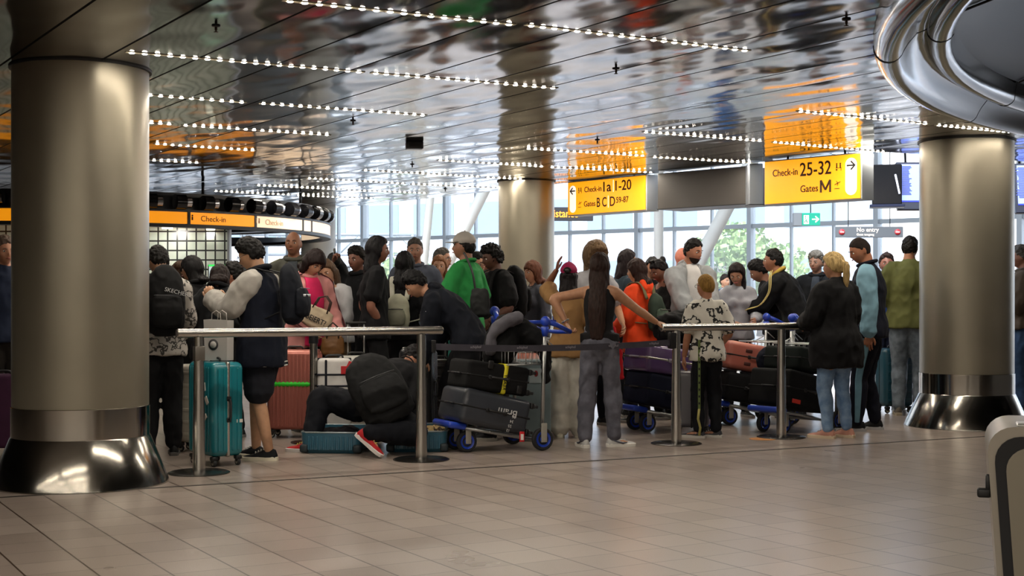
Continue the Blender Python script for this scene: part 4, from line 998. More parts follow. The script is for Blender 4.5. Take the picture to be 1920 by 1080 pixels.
        if top.get('cuff'):
            for nm in 'RL':
                sh, el, wr = J[nm]; d = (wr - el).normalized(); bm = NB(); e = wr if t >= 1 else (el.lerp(wr, (t - .5) * 2) if t > .5 else sh.lerp(el, t * 2)); r_ = (.031 if t > .5 else .058) * s + o + loose * .4
                a_ = d.orthogonal().normalized(); b__ = d.cross(a_); skin(bm, [ring(bm, e + d * x, a_, b__, r_ * q_, r_ * q_, 16) for x, q_ in ((-.055, .9), (-.05, 1), (-.005, .96), (0, .85))]); cf = part('cuff', bm, mat(top['cuff'], .85, 0, 'fabric'), tp)
                if top.get('cuff2'):
                    for x in (-.042, -.022):
                        bm = NB(); skin(bm, [ring(bm, e + d * (x + z), a_, b__, r_ * q_, r_ * q_, 16) for z, q_ in ((-.005, .97), (-.003, 1.05), (.003, 1.05), (.005, .97))]); part('cuff_stripe', bm, mat(top['cuff2'], .85, 0, 'fabric'), cf)
        col = top.get('collar')
        if col == 'round' or col == 'stand' or col == 'flat':
            bm = NB(); hgt = {'round': .012, 'stand': .035, 'flat': .028}[col]; rr = .070 * s + o * .5; cn = p5 + sd1 * -.002
            tube(bm, [cn + Rs * rr * cos(q_) + Ns * (rr * 1.02 * sin(q_)) + sd1 * (hgt * .5 - .02 * sin(q_)) for q_ in [2 * pi * i / 20 for i in range(20)]], hgt * .6 if col != 'round' else .007, 8, closed=True)
            if col == 'flat':
                for sg in (-1, 1): loft(bm, [(cn + Rs * sg * .05 * s + Ns * .05 * s, .03, .008), (cn + Rs * sg * .04 * s + Ns * .095 * s - sd1 * .05 * s, .022, .007)], Rs, 8)
            part('collar', bm, mat(top.get('collar_c', top['c'] if kind != 'patches' else '#d8d4c8'), .85, 0, 'fabric'), tp)
        if col == 'hood':
            bm = NB(); cn = p5 - Ns * .05 * s; 
            loft(bm, [(cn - Ns * .045 * s - sd1 * .10 * s, .06 * s, .03 * s), (cn - Ns * .045 * s - sd1 * .03 * s, .105 * s, .045 * s), (cn - Ns * .02 * s + sd1 * .03 * s, .10 * s, .045 * s)], Rs, 14)
            for sg in (-1, 1): loft(bm, [(cn + Rs * sg * .07 * s - sd1 * .02, .035 * s, .04 * s), (p5 + Rs * sg * .075 * s + Ns * .03 * s - sd1 * .01, .03 * s, .03 * s), (p5 + Rs * sg * .05 * s + Ns * .085 * s - sd1 * .055 * s, .022 * s, .02 * s)], Rs, 10)
            part('hood', remesh(bm, .011, 3, .006, 14, seed), mat(top.get('collar_c', top['c'] if kind != 'patches' else '#77716c'), .85, 0, 'fabric'), tp)
        if top.get('inner'):   # visible shirt in the open front
            bm = NB(); iw = top.get('inner_w', .055)
            st = []
            for k_, (p, w_, d_) in enumerate(TR[:5]): st.append((p + (Ns if k_ > 1 else Fw) * ((TR[3][2] if k_ == 2 else d_) + o + (.004 if k_ == 4 else .014 if k_ > 1 else .028 + top.get('flare', .006))), iw * s * (.8 if k_ == 4 else 1), .018))
            st.append((p5 + Ns * .05 * s + sd1 * .0, iw * s * .7, .018))
            st[0] = (pelvis - U * max(0, top.get('hem', .06) - .03) * s + Fw * (TR[1][2] + o + .020 + top.get('flare', .006)), iw * s, .02); loft(bm, st, Rs, 12); part('undershirt', bm, mat(top['inner'], .85, 0, 'fabric'), tp)
        if top.get('hemband'):
            bm = NB(); w_, d_ = TR[1][1] + top.get('flare', .006) + o + .004, TR[1][2] + top.get('flare', .006) + o + .004
            for dz in top.get('hemz', (.0,)):
                cen = pelvis - U * ((top.get('hem', .06)) * s - .012 - dz)
                skin(bm, [ring(bm, cen + U * z, Rt, Fw, w_ * q_, d_ * q_, 28) for z, q_ in ((-.006, .96), (-.004, 1.01), (.004, 1.01), (.006, .96))])
            part('hem_band', bm, mat(top['hemband'], .85, 0, 'fabric'), tp)
        if top.get('armstripe'):
            for nm, sg in (('R', 1), ('L', -1)):
                sh, el, wr = J[nm]
                for q_ in (-.010, .010):
                    bm = NB(); pts = []
                    ax = (el - sh).cross(wr - el); ax = ax.normalized() if ax.length > 1e-4 else Rs
                    ou = [Rs * sg * .75 + sd1 * .55, Rs * sg, Rs * sg, Rs * sg]
                    for p, r_, u_ in ((p5 + Rs * sg * .075 * s, .02, sd1), (sh, .066, Rs * sg * .6 + sd1 * .8), (sh.lerp(el, .45), .060, Rs * sg), (el, .052, Rs * sg), (el.lerp(wr, .5), .048, Rs * sg), (wr, .040, Rs * sg)):
                        ln = (el - sh).normalized(); uu = (u_ - ln * u_.dot(ln)); uu = uu.normalized() if uu.length > .1 else Ns; pts.append(p + uu * (r_ * s + o + top.get('loose', .008) * .85) + Ns * q_ * (1.0))
                    tube(bm, [V(v_[:3]) for v_ in cr([tuple(p) for p in pts], 4)], .0055, 6); part('sleeve_stripe', bm, mat(top['armstripe'], .8, 0, 'fabric'), tp)
    # ---- shoes
    sh_ = shoes or {'c': '#1b1b1d', 'sole': '#8d8a86'}
    for nm in 'rl':
        an = J[nm][2]; fd, fu = fdir(nm); sdv = fd.cross(fu).normalized(); base = an - fu * .085 * s
        def W_(f, l, u): return base + fd * f * s + sdv * l * s + fu * u * s
        bm = NB(); rg = []
        for f, wd, h0 in ((-.068, .022, .05), (-.055, .034, .085), (-.02, .039, .098), (.03, .040, .092), (.075, .043, .068), (.12, .047, .052), (.165, .043, .044), (.195, .030, .036), (.206, .014, .03)):
            r_ = []
            for i in range(14):
                q_ = 2 * pi * i / 14; cx, cz = cos(q_), sin(q_); r_.append(bm.verts.new(W_(f, cx * wd * (1.0 if cz < 0 else 1 - .25 * cz), .016 + (max(cz, -.15) + .15) / 1.15 * (h0 - .016))))
            rg.append(r_)
        skin(bm, rg); so = part('shoe', bm, mat(sh_['c'], .6, 0, 'fabric'), root)
        bm = NB(); out = [(-.078, .0), (-.07, .026), (-.04, .040), (.02, .040), (.08, .045), (.13, .050), (.17, .046), (.20, .032), (.214, 0.0), (.20, -.032), (.17, -.046), (.13, -.050), (.08, -.045), (.02, -.040), (-.04, -.040), (-.07, -.026)]
        A = [bm.verts.new(W_(f * .98, l * .97, 0)) for f, l in out]; B = [bm.verts.new(W_(f, l, .026)) for f, l in out]; C_ = [bm.verts.new(W_(f * .96, l * .9, .030)) for f, l in out]
        for X, Y_ in ((A, B), (B, C_)):
            for i in range(16): j = (i + 1) % 16; bm.faces.new((X[i], X[j], Y_[j], Y_[i]))
        bm.faces.new(A[::-1]); bm.faces.new(C_); bmesh.ops.recalc_face_normals(bm, faces=bm.faces); part('sole', bm, mat(sh_['sole'], .6, 0, 'plastic'), so, 40)
        if sh_.get('lace'):
            for k in range(4):
                bm = NB(); f = .035 + k * .022; zz = .094 - (f - .03) * .42; tube(bm, [W_(f, -.022, zz - .006), W_(f + .004, 0, zz + .004), W_(f, .022, zz - .006)], .0035 * s, 5); part('lace', bm, mat(sh_['lace'], .7, 0, 'plastic'), so)
        if sh_.get('swoosh'):
            for sg in (-1, 1): bm = NB(); tube(bm, [W_(.11, sg * .042, .040), W_(.07, sg * .044, .034), W_(.02, sg * .042, .048), W_(-.04, sg * .038, .072)], [.003, .009, .006, .002], 6); part('side_mark', bm, mat(sh_['swoosh'], .6, 0, 'plastic'), so)
    if top and top.get('sock'): pass
    return dict(root=root, J=J, p=(pelvis, p2, p3, p4, p5), Rs=Rs, Ns=Ns, sd=sd1, U=U, s=s, Fw=Fw, Rt=Rt, hc=hc, HM=HM, hp=hp_, off=V((x0, Y, 0)), TR=TR)
PSEED = 0

def worn_backpack(P_, label, c, w=.30, h=.44, d=.16, straps='#18181a', c2=None, logo=None, reflect=None, gap=.02, drop=0.0, rough=.8, kind='fabric', group=None):
    """backpack on a person's back, a thing of its own"""
    s = P_['s']; org = P_['off'] + P_['p'][2]; R_, N_, U_ = P_['Rs'], P_['Ns'], P_['sd']
    o = empty('backpack', org, 0, label, 'backpack', group); bk = P_['TR'][3][2] + gap
    c0 = -N_ * (bk + d / 2) + U_ * (.02 - drop); M_ = Matrix((R_, N_, U_)).transposed()
    def L_(x, y, z): return c0 + M_ @ V((x, y, z))
    bm = NB(); loft(bm, [(L_(0, 0, -h / 2), w / 2 * .92, d / 2 * .9), (L_(0, -.005, -h * .25), w / 2, d / 2 * 1.05), (L_(0, 0, h * .1), w / 2 * .98, d / 2), (L_(0, .01, h * .36), w / 2 * .80, d / 2 * .8), (L_(0, .02, h * .48), w / 2 * .5, d / 2 * .5)], R_, 20)
    m = mat(c, rough, 0, kind); part('main_bag', remesh(bm, .012, 2, .006, 10, 3), m, o)
    bm = NB(); loft(bm, [(L_(0, -d / 2, -h * .42), w * .38, .04), (L_(0, -d / 2 - .01, -h * .2), w * .41, .05), (L_(0, -d / 2, h * .02), w * .36, .035)], R_, 16)
    pk = part('front_pocket', remesh(bm, .011, 2, .004, 12, 5), mat(c2 or c, rough, 0, kind), o)
    bm = NB(); tube(bm, [L_(x, -d / 2 - .042 + abs(x) * .12, h * .05) for x in [w * .34 * (i / 5 - 1) for i in range(11)]], .004, 5); part('zip', bm, mat('#4a4a4c', .4, .5, 'plastic'), pk)
    bm = NB(); tube(bm, [L_(-.03, .03, h * .46), L_(-.025, .02, h * .53), L_(.025, .02, h * .53), L_(.03, .03, h * .46)], .008, 6); part('top_handle', bm, mat(straps, .8, 0, 'fabric'), o)
    p2, p3, p4, p5 = [q - P_['p'][2] for q in P_['p'][1:]]
    for sg in (-1, 1):
        x = R_ * sg * .095 * s; bd = P_['TR'][3][2]
        pts = [c0 + M_ @ V((sg * w * .28, d / 2, h * .36)), p4 + x - N_ * .09 * s + U_ * .045 * s, p4 + x + U_ * .068 * s, p4 + x * 1.05 + N_ * .09 * s + U_ * .03 * s, p3 + x * 1.15 + N_ * (bd + .03), p2 + x * 1.3 + N_ * (bd * .8 + .02), p2 + x * 1.75 - N_ * .02, c0 + M_ @ V((sg * w * .42, d / 2 - .02, -h * .36))]
        q = [V(v[:3]) for v in cr([tuple(p) for p in pts], 4)]; bm = NB(); rg = []
        for i, p in enumerate(q):
            t = (q[min(i + 1, len(q) - 1)] - q[max(i - 1, 0)]).normalized(); a = (R_ - t * R_.dot(t)).normalized(); rg.append(ring(bm, p, a, t.cross(a), .026 if i < len(q) * .65 else .013, .006, 8))
        skin(bm, rg); part('shoulder_strap', bm, mat(straps, .8, 0, 'fabric'), o)
    if reflect: bm = NB(); box(bm, L_(0, -d / 2 - .045, -h * .08), (w * .5, .006, .02), M=M_); part('reflective_band', bm, mat(reflect, .4, 0, 'plastic'), o)
    if logo:
        txt, lc, sz, dx, dz, rot = logo; dd = M_.to_euler(); 
        wo = word(txt, sz, mat(lc, .6, 0, 'plastic'), o, L_(dx, -d / 2 - .055, dz), (0, 0, 0)); wo.rotation_euler = (M_ @ Matrix.Rotation(rad(90), 3, 'X') @ Matrix.Rotation(rad(rot), 3, 'Z')).to_euler()
    return o
# ============================================================ LUGGAGE
def spinner(bm_parent, o, x, y, s=1.0, hub='#b8b4a8'):
    bm = NB(); box(bm, (x, y, .062 * s), (.05 * s, .05 * s, .03 * s), .008, 2); cyl(bm, (x, y, .03 * s), (x, y, .06 * s), .018 * s); wq = part('wheel_fork', bm, BLACK, o)
    bm = NB(); lathe(bm, [(.012 * s, -.012 * s), (.026 * s, -.012 * s), (.029 * s, 0), (.026 * s, .012 * s), (.012 * s, .012 * s)], 20, (x, y, .029 * s), axis='Y'); w_ = part('wheel', bm, RUBBER, o, 40)
    bm = NB(); lathe(bm, [(.001, -.0125 * s), (.018 * s, -.0125 * s), (.018 * s, .0125 * s), (.001, .0125 * s)], 12, (x, y, .029 * s), axis='Y'); part('hub', bm, mat(hub, .3, .6, 'plastic'), w_, 40)
def suitcase(label, size, col, loc, rot, ribs='v', band='#222224', hard=True, ext=0.0, rough=.28, hub='#b8b4a8', group=None, frame=False, metal=0.0, pockets=False, handle='#1a1a1c', kind=None, wheels=True, cat='suitcase'):
    w_, d_, h_ = size; o = empty('suitcase' if cat == 'suitcase' else cat, loc, 0, label, cat, group, rot=rot); zb = .075 if wheels else 0.0; H_ = h_ - zb; cz = zb + H_ / 2
    m = mat(col, rough if hard else .85, metal, kind or ('plastic' if hard else 'fabric'), .3 if hard and not metal else 0)
    bm = NB(); r = .05 if hard else .035; box(bm, (0, 0, cz), (w_, d_, H_), r, 5)
    if ribs == 'v':
        n = max(5, int(w_ / .045))
        for sy in (-1, 1):
            for i in range(n):
                x = -w_ / 2 + .05 + (w_ - .1) * (i + .5) / n; box(bm, (x, sy * (d_ / 2), cz), ((w_ - .1) / n * .5, .014, H_ - .07), .006, 2)
        for sx in (-1, 1):
            for q in (-1, 1):
                for i in range(2): box(bm, (sx * w_ / 2, q * (.035 + .045 * i), cz), (.012, .022, H_ - .09), .005, 2)
    elif ribs == 'h':
        for sy in (-1, 1):
            for i in range(6): box(bm, (0, sy * d_ / 2, zb + H_ * (i + .7) / 6.4), (w_ - .08, .012, .03), .005, 2)
    part('shell', bm, m, o, 35)
    bm = NB(); bw_ = .034 if frame else .016
    box(bm, (0, 0, cz), (w_ + .006, bw_, H_ + .006), min(r, .05), 5); part('frame' if frame else 'zip_band', bm, mat('#b9b8b2', .25, .9, 'plastic') if frame else mat(band, .6, 0, 'fabric'), o, 35)
    if pockets:
        bm = NB(); box(bm, (0, -d_ / 2 - .012, zb + H_ * .33), (w_ * .84, .04, H_ * .50), .018, 3); pk = part('front_pocket', bm, m, o, 35)
        bm = NB(); box(bm, (0, -d_ / 2 - .010, zb + H_ * .76), (w_ * .80, .034, H_ * .24), .016, 3); part('front_pocket', bm, m, o, 35)
        bm = NB(); tube(bm, [(-w_ * .38, -d_ / 2 - .034, zb + H_ * .555), (w_ * .38, -d_ / 2 - .034, zb + H_ * .555)], .004, 6); part('zip', bm, mat('#6a6a6c', .4, .6, 'plastic'), pk)
    hm = mat(handle, .5, 0, 'plastic')
    for sx in (1,):
        bm = NB(); x = w_ / 2; tube(bm, [(x - .002, 0, cz - .075), (x + .022, 0, cz - .07), (x + .030, 0, cz - .05), (x + .030, 0, cz + .05), (x + .022, 0, cz + .07), (x - .002, 0, cz + .075)], .010, 8)
        box(bm, (x + .003, 0, cz - .08), (.014, .035, .035), .004, 1); box(bm, (x + .003, 0, cz + .08), (.014, .035, .035), .004, 1); part('side_handle', bm, hm, o, 40)
    bm = NB(); tube(bm, [(-.075, 0, zb + H_ - .002), (-.07, 0, zb + H_ + .020), (-.05, 0, zb + H_ + .026), (.05, 0, zb + H_ + .026), (.07, 0, zb + H_ + .020), (.075, 0, zb + H_ - .002)], .009, 8); part('top_handle', bm, hm, o)
    if ext:
        bm = NB()
        for x in (-.075, .075): cyl(bm, (x, d_ / 2 - .035, zb + H_ - .03), (x, d_ / 2 - .035, zb + H_ + ext), .0085, n=10)
        th_ = part('telescopic_handle', bm, mat('#b4b4b4', .3, .9, 'plastic'), o); bm = NB(); box(bm, (0, d_ / 2 - .035, zb + H_ + ext), (.19, .028, .026), .01, 3); part('grip', bm, BLACK, th_)
    if wheels:
        for x in (-w_ / 2 + .045, w_ / 2 - .045):
            for y in (-d_ / 2 + .035, d_ / 2 - .035): spinner(None, o, x, y, 1.0, hub)
    return o
def lie(yaw, tilt, flip=False, roll=0):
    """rotation of a case lying on its wide face: its height runs along yaw, tilted"""
    y, t = rad(yaw), rad(tilt); L_ = V((cos(y) * cos(t), sin(y) * cos(t), sin(t))); W2 = V((-sin(y), cos(y), 0)); 
    if flip: W2 = -W2
    Z_ = L_; X_ = W2; Y_ = Z_.cross(X_); M_ = Matrix((X_, Y_, Z_)).transposed()
    return M_.to_euler(), M_
def lying(label, size, col, ctr, yaw, tilt, flip=False, **k):
    e, M_ = lie(yaw, tilt, flip); o = suitcase(label, size, col, V(ctr) - M_ @ V((0, 0, size[2] / 2)), e, **k); return o, M_
TB = mat('#1d3fae', .35, 0, 'plastic', .2)
def trolley(label, loc, yaw, group='luggage trolleys', basket=True, sc=1.0, handle=True):
    """luggage trolley; local -x is the nose, +x the push bar"""
    o = empty('luggage_trolley', loc, rad(yaw), label, 'luggage trolley', group); o.scale = (sc, sc, sc); MT = mat('#aeb0b0', .3, .9, 'plastic')
    bm = NB()
    for y in (-.20, .20): tube(bm, [(-.70, y * .75, .215), (-.50, y, .175), (.02, y * 1.2, .075)], .016, 8)
    for x, z in ((-.45, .167), (-.25, .127), (-.08, .098)): tube(bm, [(x, -.22, z), (x, .22, z)], .010, 6)
    tube(bm, [(.0, -.27, .095), (.0, .27, .095)], .014, 8); part('platform_frame', bm, MT, o)
    bm = NB(); box(bm, (-.72, 0, .225), (.17, .36, .055), .024, 4, Matrix.Rotation(rad(10), 3, 'Y')); part('nose_bumper', bm, TB, o, 40)
    for x, y, r, nm in ((-.62, -.12, .088, 'f'), (-.62, .12, .088, 'f'), (.0, -.28, .095, 'r'), (.0, .28, .095, 'r')):
        bm = NB(); lathe(bm, [(r * .62, -.018), (r * .9, -.022), (r, -.012), (r, .012), (r * .9, .022), (r * .62, .018)], 28, (x, y, r), axis='Y'); wq = part('wheel', bm, RUBBER, o, 40)
        bm = NB(); lathe(bm, [(.001, -.024), (r * .28, -.026), (r * .32, -.016), (r * .66, -.020), (r * .70, -.023), (r * .70, .023), (r * .66, .020), (r * .32, .016), (r * .28, .026), (.001, .024)], 24, (x, y, r), axis='Y'); part('hub', bm, TB, wq, 40)
        bm = NB()
        if nm == 'f':
            for q in (-1, 1): box(bm, (x + .005, y + q * .030, .135), (.05, .008, .13), .006, 2)
            box(bm, (x, y, .20), (.05, .07, .02), .006, 1); part('wheel_fork', bm, mat('#b7b4aa', .4, .5, 'plastic'), o, 40)
        else: box(bm, (x + .0, y + (-.032 if y < 0 else .032), .15), (.055, .012, .16), .006, 2); cyl(bm, (x, y - .04, r), (x, y + .04, r), .012); part('wheel_bracket', bm, mat('#b7b4aa', .4, .5, 'plastic'), o, 40)
    for y in (-.27, .27):
        bm = NB(); cyl(bm, (.0, y, .14), (.03, y, 1.03), .0165, n=14); part('upright', bm, MT, o)
        bm = NB(); lathe(bm, [(.022, .95), (.030, .99), (.034, 1.03)], 14, (.03, y, 0)); sphere(bm, (.035, y, 1.075), .043, 14); part('handle_joint', bm, TB, o)
        if handle: bm = NB(); tube(bm, [(.035, y, 1.08), (.14, y, 1.045), (.27, y * .98, .985)], [.026, .021, .020], 10); part('handle_arm', bm, TB, o)
        bm = NB(); tube(bm, [(.03, y, .89), (-.09, y, .83)], .005, 5); tube(bm, [(.03, y, .93), (.13, y, .85)], .005, 5); part('brace_wire', bm, MT, o)
    if handle: bm = NB(); tube(bm, [(.27, -.265, .985), (.28, 0, .98), (.27, .265, .985)], .019, 10); part('push_bar', bm, TB, o)
    if basket:
        bm = NB(); z0, z1 = .715, .83; xs = (-.30, .02); ys = (-.25, .25)
        for z, r in ((z1, .007), (z0, .005)): tube(bm, [(xs[0], ys[0], z), (xs[1], ys[0], z), (xs[1], ys[1], z), (xs[0], ys[1], z)], r, 5, closed=True)
        for i in range(9): y = ys[0] + (ys[1] - ys[0]) * i / 8; tube(bm, [(xs[0], y, z1), (xs[0], y, z0), (xs[1], y, z0), (xs[1], y, z1)], .003, 4)
        for i in range(7): x = xs[0] + (xs[1] - xs[0]) * i / 6; tube(bm, [(x, ys[0], z1), (x, ys[0], z0), (x, ys[1], z0), (x, ys[1], z1)], .003, 4)
        part('basket', bm, MT, o)
    return o
def blob(name, label, cat, st, side, c, vox=.012, amp=.014, fr=9, kind='fabric', loc=None, rough=.85, extra=None, group=None):
    loc = loc if loc is not None else (st[0][0][0] if isinstance(st[0], list) else st[0][0])
    o = empty(name, loc, 0, label, cat, group); bm = NB()
    for s_ in (st if isinstance(st[0], list) else [st]): loft(bm, [(p - loc, a, b) for p, a, b in s_], side, 16)
    part('cloth' if cat in ('coat', 'jacket') else 'main_bag', remesh(bm, vox, 3, amp, fr, int(loc.x * 10) + 50), mat(c, rough, 0, kind), o); return o
def strap(o, pts, r, m, name='strap', flat=True):
    bm = NB(); q = [V(v[:3]) for v in cr([tuple(p) for p in pts], 4)]
    if flat:
        rg = []
        for i, p in enumerate(q):
            t = (q[min(i + 1, len(q) - 1)] - q[max(i - 1, 0)]).normalized(); a = t.cross(V((0, 1, 0))).normalized(); rg.append(ring(bm, p, a, t.cross(a), r, .004, 8))
        skin(bm, rg)
    else: tube(bm, q, r, 7)
    return part(name, bm, m, o)
def handbag(label, loc, rz, size, c, strap_pts=None, kind='fabric', rough=.7, name='handbag', rot=None, handles=True, hc='#2a2018'):
    w_, d_, h_ = size; o = empty(name, loc, rz, label, 'bag', rot=rot); bm = NB()
    loft(bm, [(V((0, 0, .01)), w_ / 2, d_ / 2), (V((0, 0, h_ * .5)), w_ / 2 * 1.03, d_ / 2 * 1.05), (V((0, 0, h_)), w_ / 2 * .9, d_ / 2 * .55)], V((1, 0, 0)), 20)
    part('bag_body', remesh(bm, .011, 2, .006, 12, 4), mat(c, rough, 0, kind), o)
    if handles:
        for y in (-d_ * .3, d_ * .3): bm = NB(); tube(bm, [(-w_ * .25, y, h_ * .95), (-w_ * .2, y, h_ + .1), (0, y, h_ + .14), (w_ * .2, y, h_ + .1), (w_ * .25, y, h_ * .95)], .007, 6); part('handle', bm, mat(hc, .7, 0, 'plastic'), o)
    return o
# ============================================================ WHO STANDS WHERE
def FY(y): return EYE * F / (y - HOR)

BLK = '#17171a'
# --- left front --------------------------------------------------------------
camo = person('person in patterned grey hooded jacket, back turned, right beside the big left column', 303, 10.95, 1.70, -22,
  hair=dict(st='short', c='#14110f'), skin_c='#b58a6c', head=(-20, 22, 0), top=dict(name='hooded_jacket', c='#b0aaa2', c2='#3a3836', k='patches', sc=17, collar='hood', hem=.10, o=.02, loose=.012),
  bottom=dict(c='#141418', loose=(.02, .025, .02)), arms=dict(R=(.20, .28, .98), L=(-.14, .30, 1.02)), shoes=dict(c='#151517', sole='#5d5a58'))
worn_backpack(camo, 'black backpack with white lettering worn by the person beside the big left column', '#101012', w=.31, h=.50, d=.18, logo=('SKECHERS', '#c9c9c9', .045, -.03, .06, -14), gap=.03)
varsity = person('person with glasses in navy and white varsity jacket and dark shorts behind teal suitcase', 492, 10.72, 1.745, -78, build=1.16,
  hair=dict(st='fringe', c='#110f0e', th=.024), glasses=True, skin_c='#b98d6d', head=(0, 24, 0), lean=4, top=dict(name='varsity_jacket', c='#151c2e', sleeve='#aaa69f', hem=.20, o=.030, loose=.020, boxy=.8, flare=.02, cuff='#14161c', cuff2='#d8d4cc', hemband='#d6d2ca', hemz=(.0, .028), collar='stand', collar_c='#141824'),
  bottom=dict(c='#20222c', t=.46, loose=(.03, .04, .04)), arms=dict(R=(.10, .36, 1.24), L=(-.06, .40, 1.27), dirR=(0, .4, .9), dirL=(0, .4, .9), curl=45), elbow=dict(R=(.5, -.3, -.8), L=(-.5, -.2, -.8)), legs=dict(r=(.09, .09), l=(-.09, -.09)),
  shoes=dict(c='#14161c', sole='#ddd6c0', lace='#d8d2c4'))
for k, t_ in enumerate(('G', '15')): word(t_, .05, mat('#2b2b2f', .6, 0, 'plastic'), varsity['root'], varsity['J']['R'][0].lerp(varsity['J']['R'][1], .75) + V((-.02, -.088, -.03 - .045 * k)), (rad(90), 0, 0), 'sleeve_badge')
worn_backpack(varsity, 'dark navy backpack with a pale reflective band, worn over the navy and white varsity jacket', '#161b27', w=.30, h=.42, d=.16, reflect='#c8ccd0', gap=.05)
pinkw = person('person with short dark hair in pink jacket over bright pink shirt, looking down', 573, 13.1, 1.755, 145, fem=True, build=1.12,
  hair=dict(st='bob', c='#1e1110', len=.03, th=.03), skin_c='#c08e70', head=(-8, 32, -8), lean=6, top=dict(name='pink_jacket', c='#c98a86', o=.026, inner='#d0285c', inner_w=.10, hem=.14, collar='flat', loose=.015, armstripe='#5c2a30'),
  bottom=dict(c='#1c1c22'), arms=dict(R=(.10, .30, .98), L=(-.22, .26, .95)), shoes=dict(c='#222222', sole='#555555'))
bald = person('tall bald person in dark olive jacket, standing behind the person in pink', 551, 13.9, 1.965, 178, hair=dict(st='bald', c='#2a1c14'), skin_c='#8d5f46', head=(6, -2, 0),
  top=dict(name='jacket', c='#4a4a42', o=.024, collar='stand', armstripe='#b9b68a', inner='#3a3f44', inner_w=.06), bottom=dict(c='#24262c'))
whitew = person('person with long brown-blond hair in a white top, behind the person in pink', 630, 13.5, 1.68, -150, fem=True, hair=dict(st='long', c='#5a4534', len=.32, wv=.6), skin_c='#c89a7c', head=(-16, 26, 14), lean=8,
  top=dict(c='#b4b5b8', t=.62, o=.018, loose=.016, name='top'), bottom=dict(c='#5a4a34'), arms=dict(R=(.16, .28, 1.0), L=(-.10, .3, 1.02)))
phone = person('person in black holding a phone to the ear, seen above the white suitcase', 672, 14.1, 1.80, -140, fem=False, build=.92, hair=dict(st='short', c='#171310', th=.02), skin_c='#7c5040', head=(-10, 6, 0),
  top=dict(name='jacket', c='#15161b', o=.022, collar='stand'), bottom=dict(c='#18181c'), arms=dict(R=(.135, .20, 1.60), dirR=(-.3, .1, .9), curl=55))
p_ = phone; ph = empty('mobile_phone', p_['off'] + p_['J']['R'][1].lerp(p_['J']['R'][2], 1.0) + V((0, 0, .07)), 0, 'dark mobile phone held to the ear by the person in black', 'phone')
bm = NB(); box(bm, (0, 0, 0), (.012, .065, .14), .005, 2, Matrix.Rotation(rad(20), 3, 'Z')); part('casing', bm, BLACK, ph); bm = NB(); box(bm, (-.007, 0, 0), (.002, .056, .125), 0, 1, Matrix.Rotation(rad(20), 3, 'Z')); part('screen', bm, mat('#0c0e14', .1, 0, 'plastic'), ph)
blackw = person('person with long straight black hair in a black T-shirt, seen from the side looking right', 702, 12.9, 1.857, 75, build=.95, hair=dict(st='long', c='#131114', len=.20, wv=.5, th=.02), skin_c='#8a5b48', head=(8, 2, 0),
  top=dict(c='#131318', t=.36, o=.022, loose=.02, hem=.10), bottom=dict(c='#141418'), arms=dict(R=(.10, .06, .92), L=(-.2, .06, .92)))
greyman = person('grey-haired person in a grey-blue polo shirt, looking at the camera between two dark-haired people', 778, 14.3, 1.91, 172, build=1.1, hair=dict(st='short', c='#4a4642', th=.008), skin_c='#9c705a', head=(4, 4, 0), top=dict(c='#4c515e', t=.36, o=.018, collar='flat'), bottom=dict(c='#30343c'))
backw = person('person with shoulder-length black hair wearing a small white see-through backpack, back to the camera', 757, 13.4, 1.72, 12, fem=True, hair=dict(st='bob', c='#121013', len=.16, th=.022), skin_c='#b08062', head=(10, 0, 0), top=dict(c='#1a1a1f', t=.7, o=.018), bottom=dict(c='#17171b'), arms=dict(R=(.2, .2, .98)))
worn_backpack(backw, 'small pale translucent white backpack on the back of a black-haired person', '#b9b8a2', w=.25, h=.30, d=.13, straps='#c6c4b4', c2='#8e8d7c', kind='patches' if False else 'fabric', drop=.13, gap=.03)
facew = person('person with long reddish fair hair facing the camera, left of the green shirt', 824, 14.8, 1.74, 180, fem=True, hair=dict(st='long', c='#8a5c3c', len=.10, wv=.3), skin_c='#c09074', top=dict(c='#9a6a5a', t=.4), bottom=dict(c='#333333'), head=(0, 4, 0), arms=dict(R=(.10, .30, 1.22)))
glman = person('grey-haired person with glasses behind the fair-haired person, turned to the right', 825, 15.3, 1.84, 110, hair=dict(st='short', c='#5a5650', th=.010), glasses=True, skin_c='#b8876c', top=dict(name='jacket', c='#23252c', o=.022, collar='stand'), bottom=dict(c='#222222'))
bend = person('person in a navy rain jacket bending forward to the left, one arm reaching down', 868, 12.25, 1.77, -84, build=1.18, lean=50, hips=-.05, hoff=(0, -.05), hair=dict(st='short', c='#0f0e10', th=.020), skin_c='#b48468', head=(-10, 42, 0),
  top=dict(name='rain_jacket', c='#161b28', o=.026, hem=.05, loose=.02, collar='hood', amp=.012), bottom=dict(c='#16161c', loose=(.02, .02, .015)), arms=dict(L=(-.12, .34, .64), R=(.08, .36, .80), dirL=(0, .2, -1), dirR=(0, .3, -1)),
  legs=dict(r=(.10, .05), l=(-.12, -.25)), shoes=dict(c='#17171a', sole='#b8b6ae'))
word('ARC', .05, mat('#c8c8cc', .6, 0, 'plastic'), bend['root'], bend['J']['L'][0].lerp(bend['J']['L'][1], .35) + V((-.05, -.09, 0)), (rad(90), rad(60), 0), 'sleeve_lettering')
green = person('person in green polo shirt and white cap, turned to the left', 874, 13.15, 1.90, -62, build=1.08, hair=dict(st='short', c='#161210', th=.014), cap=dict(c='#b9b2aa'), skin_c='#a0705a', head=(-16, -2, 0),
  top=dict(c='#2c8c46', t=.42, o=.020, collar='flat', hem=.08, loose=.014, flare=0), bottom=dict(c='#3f9a8a'), arms=dict(L=(-.14, .30, 1.20), R=(.20, .14, .95)))
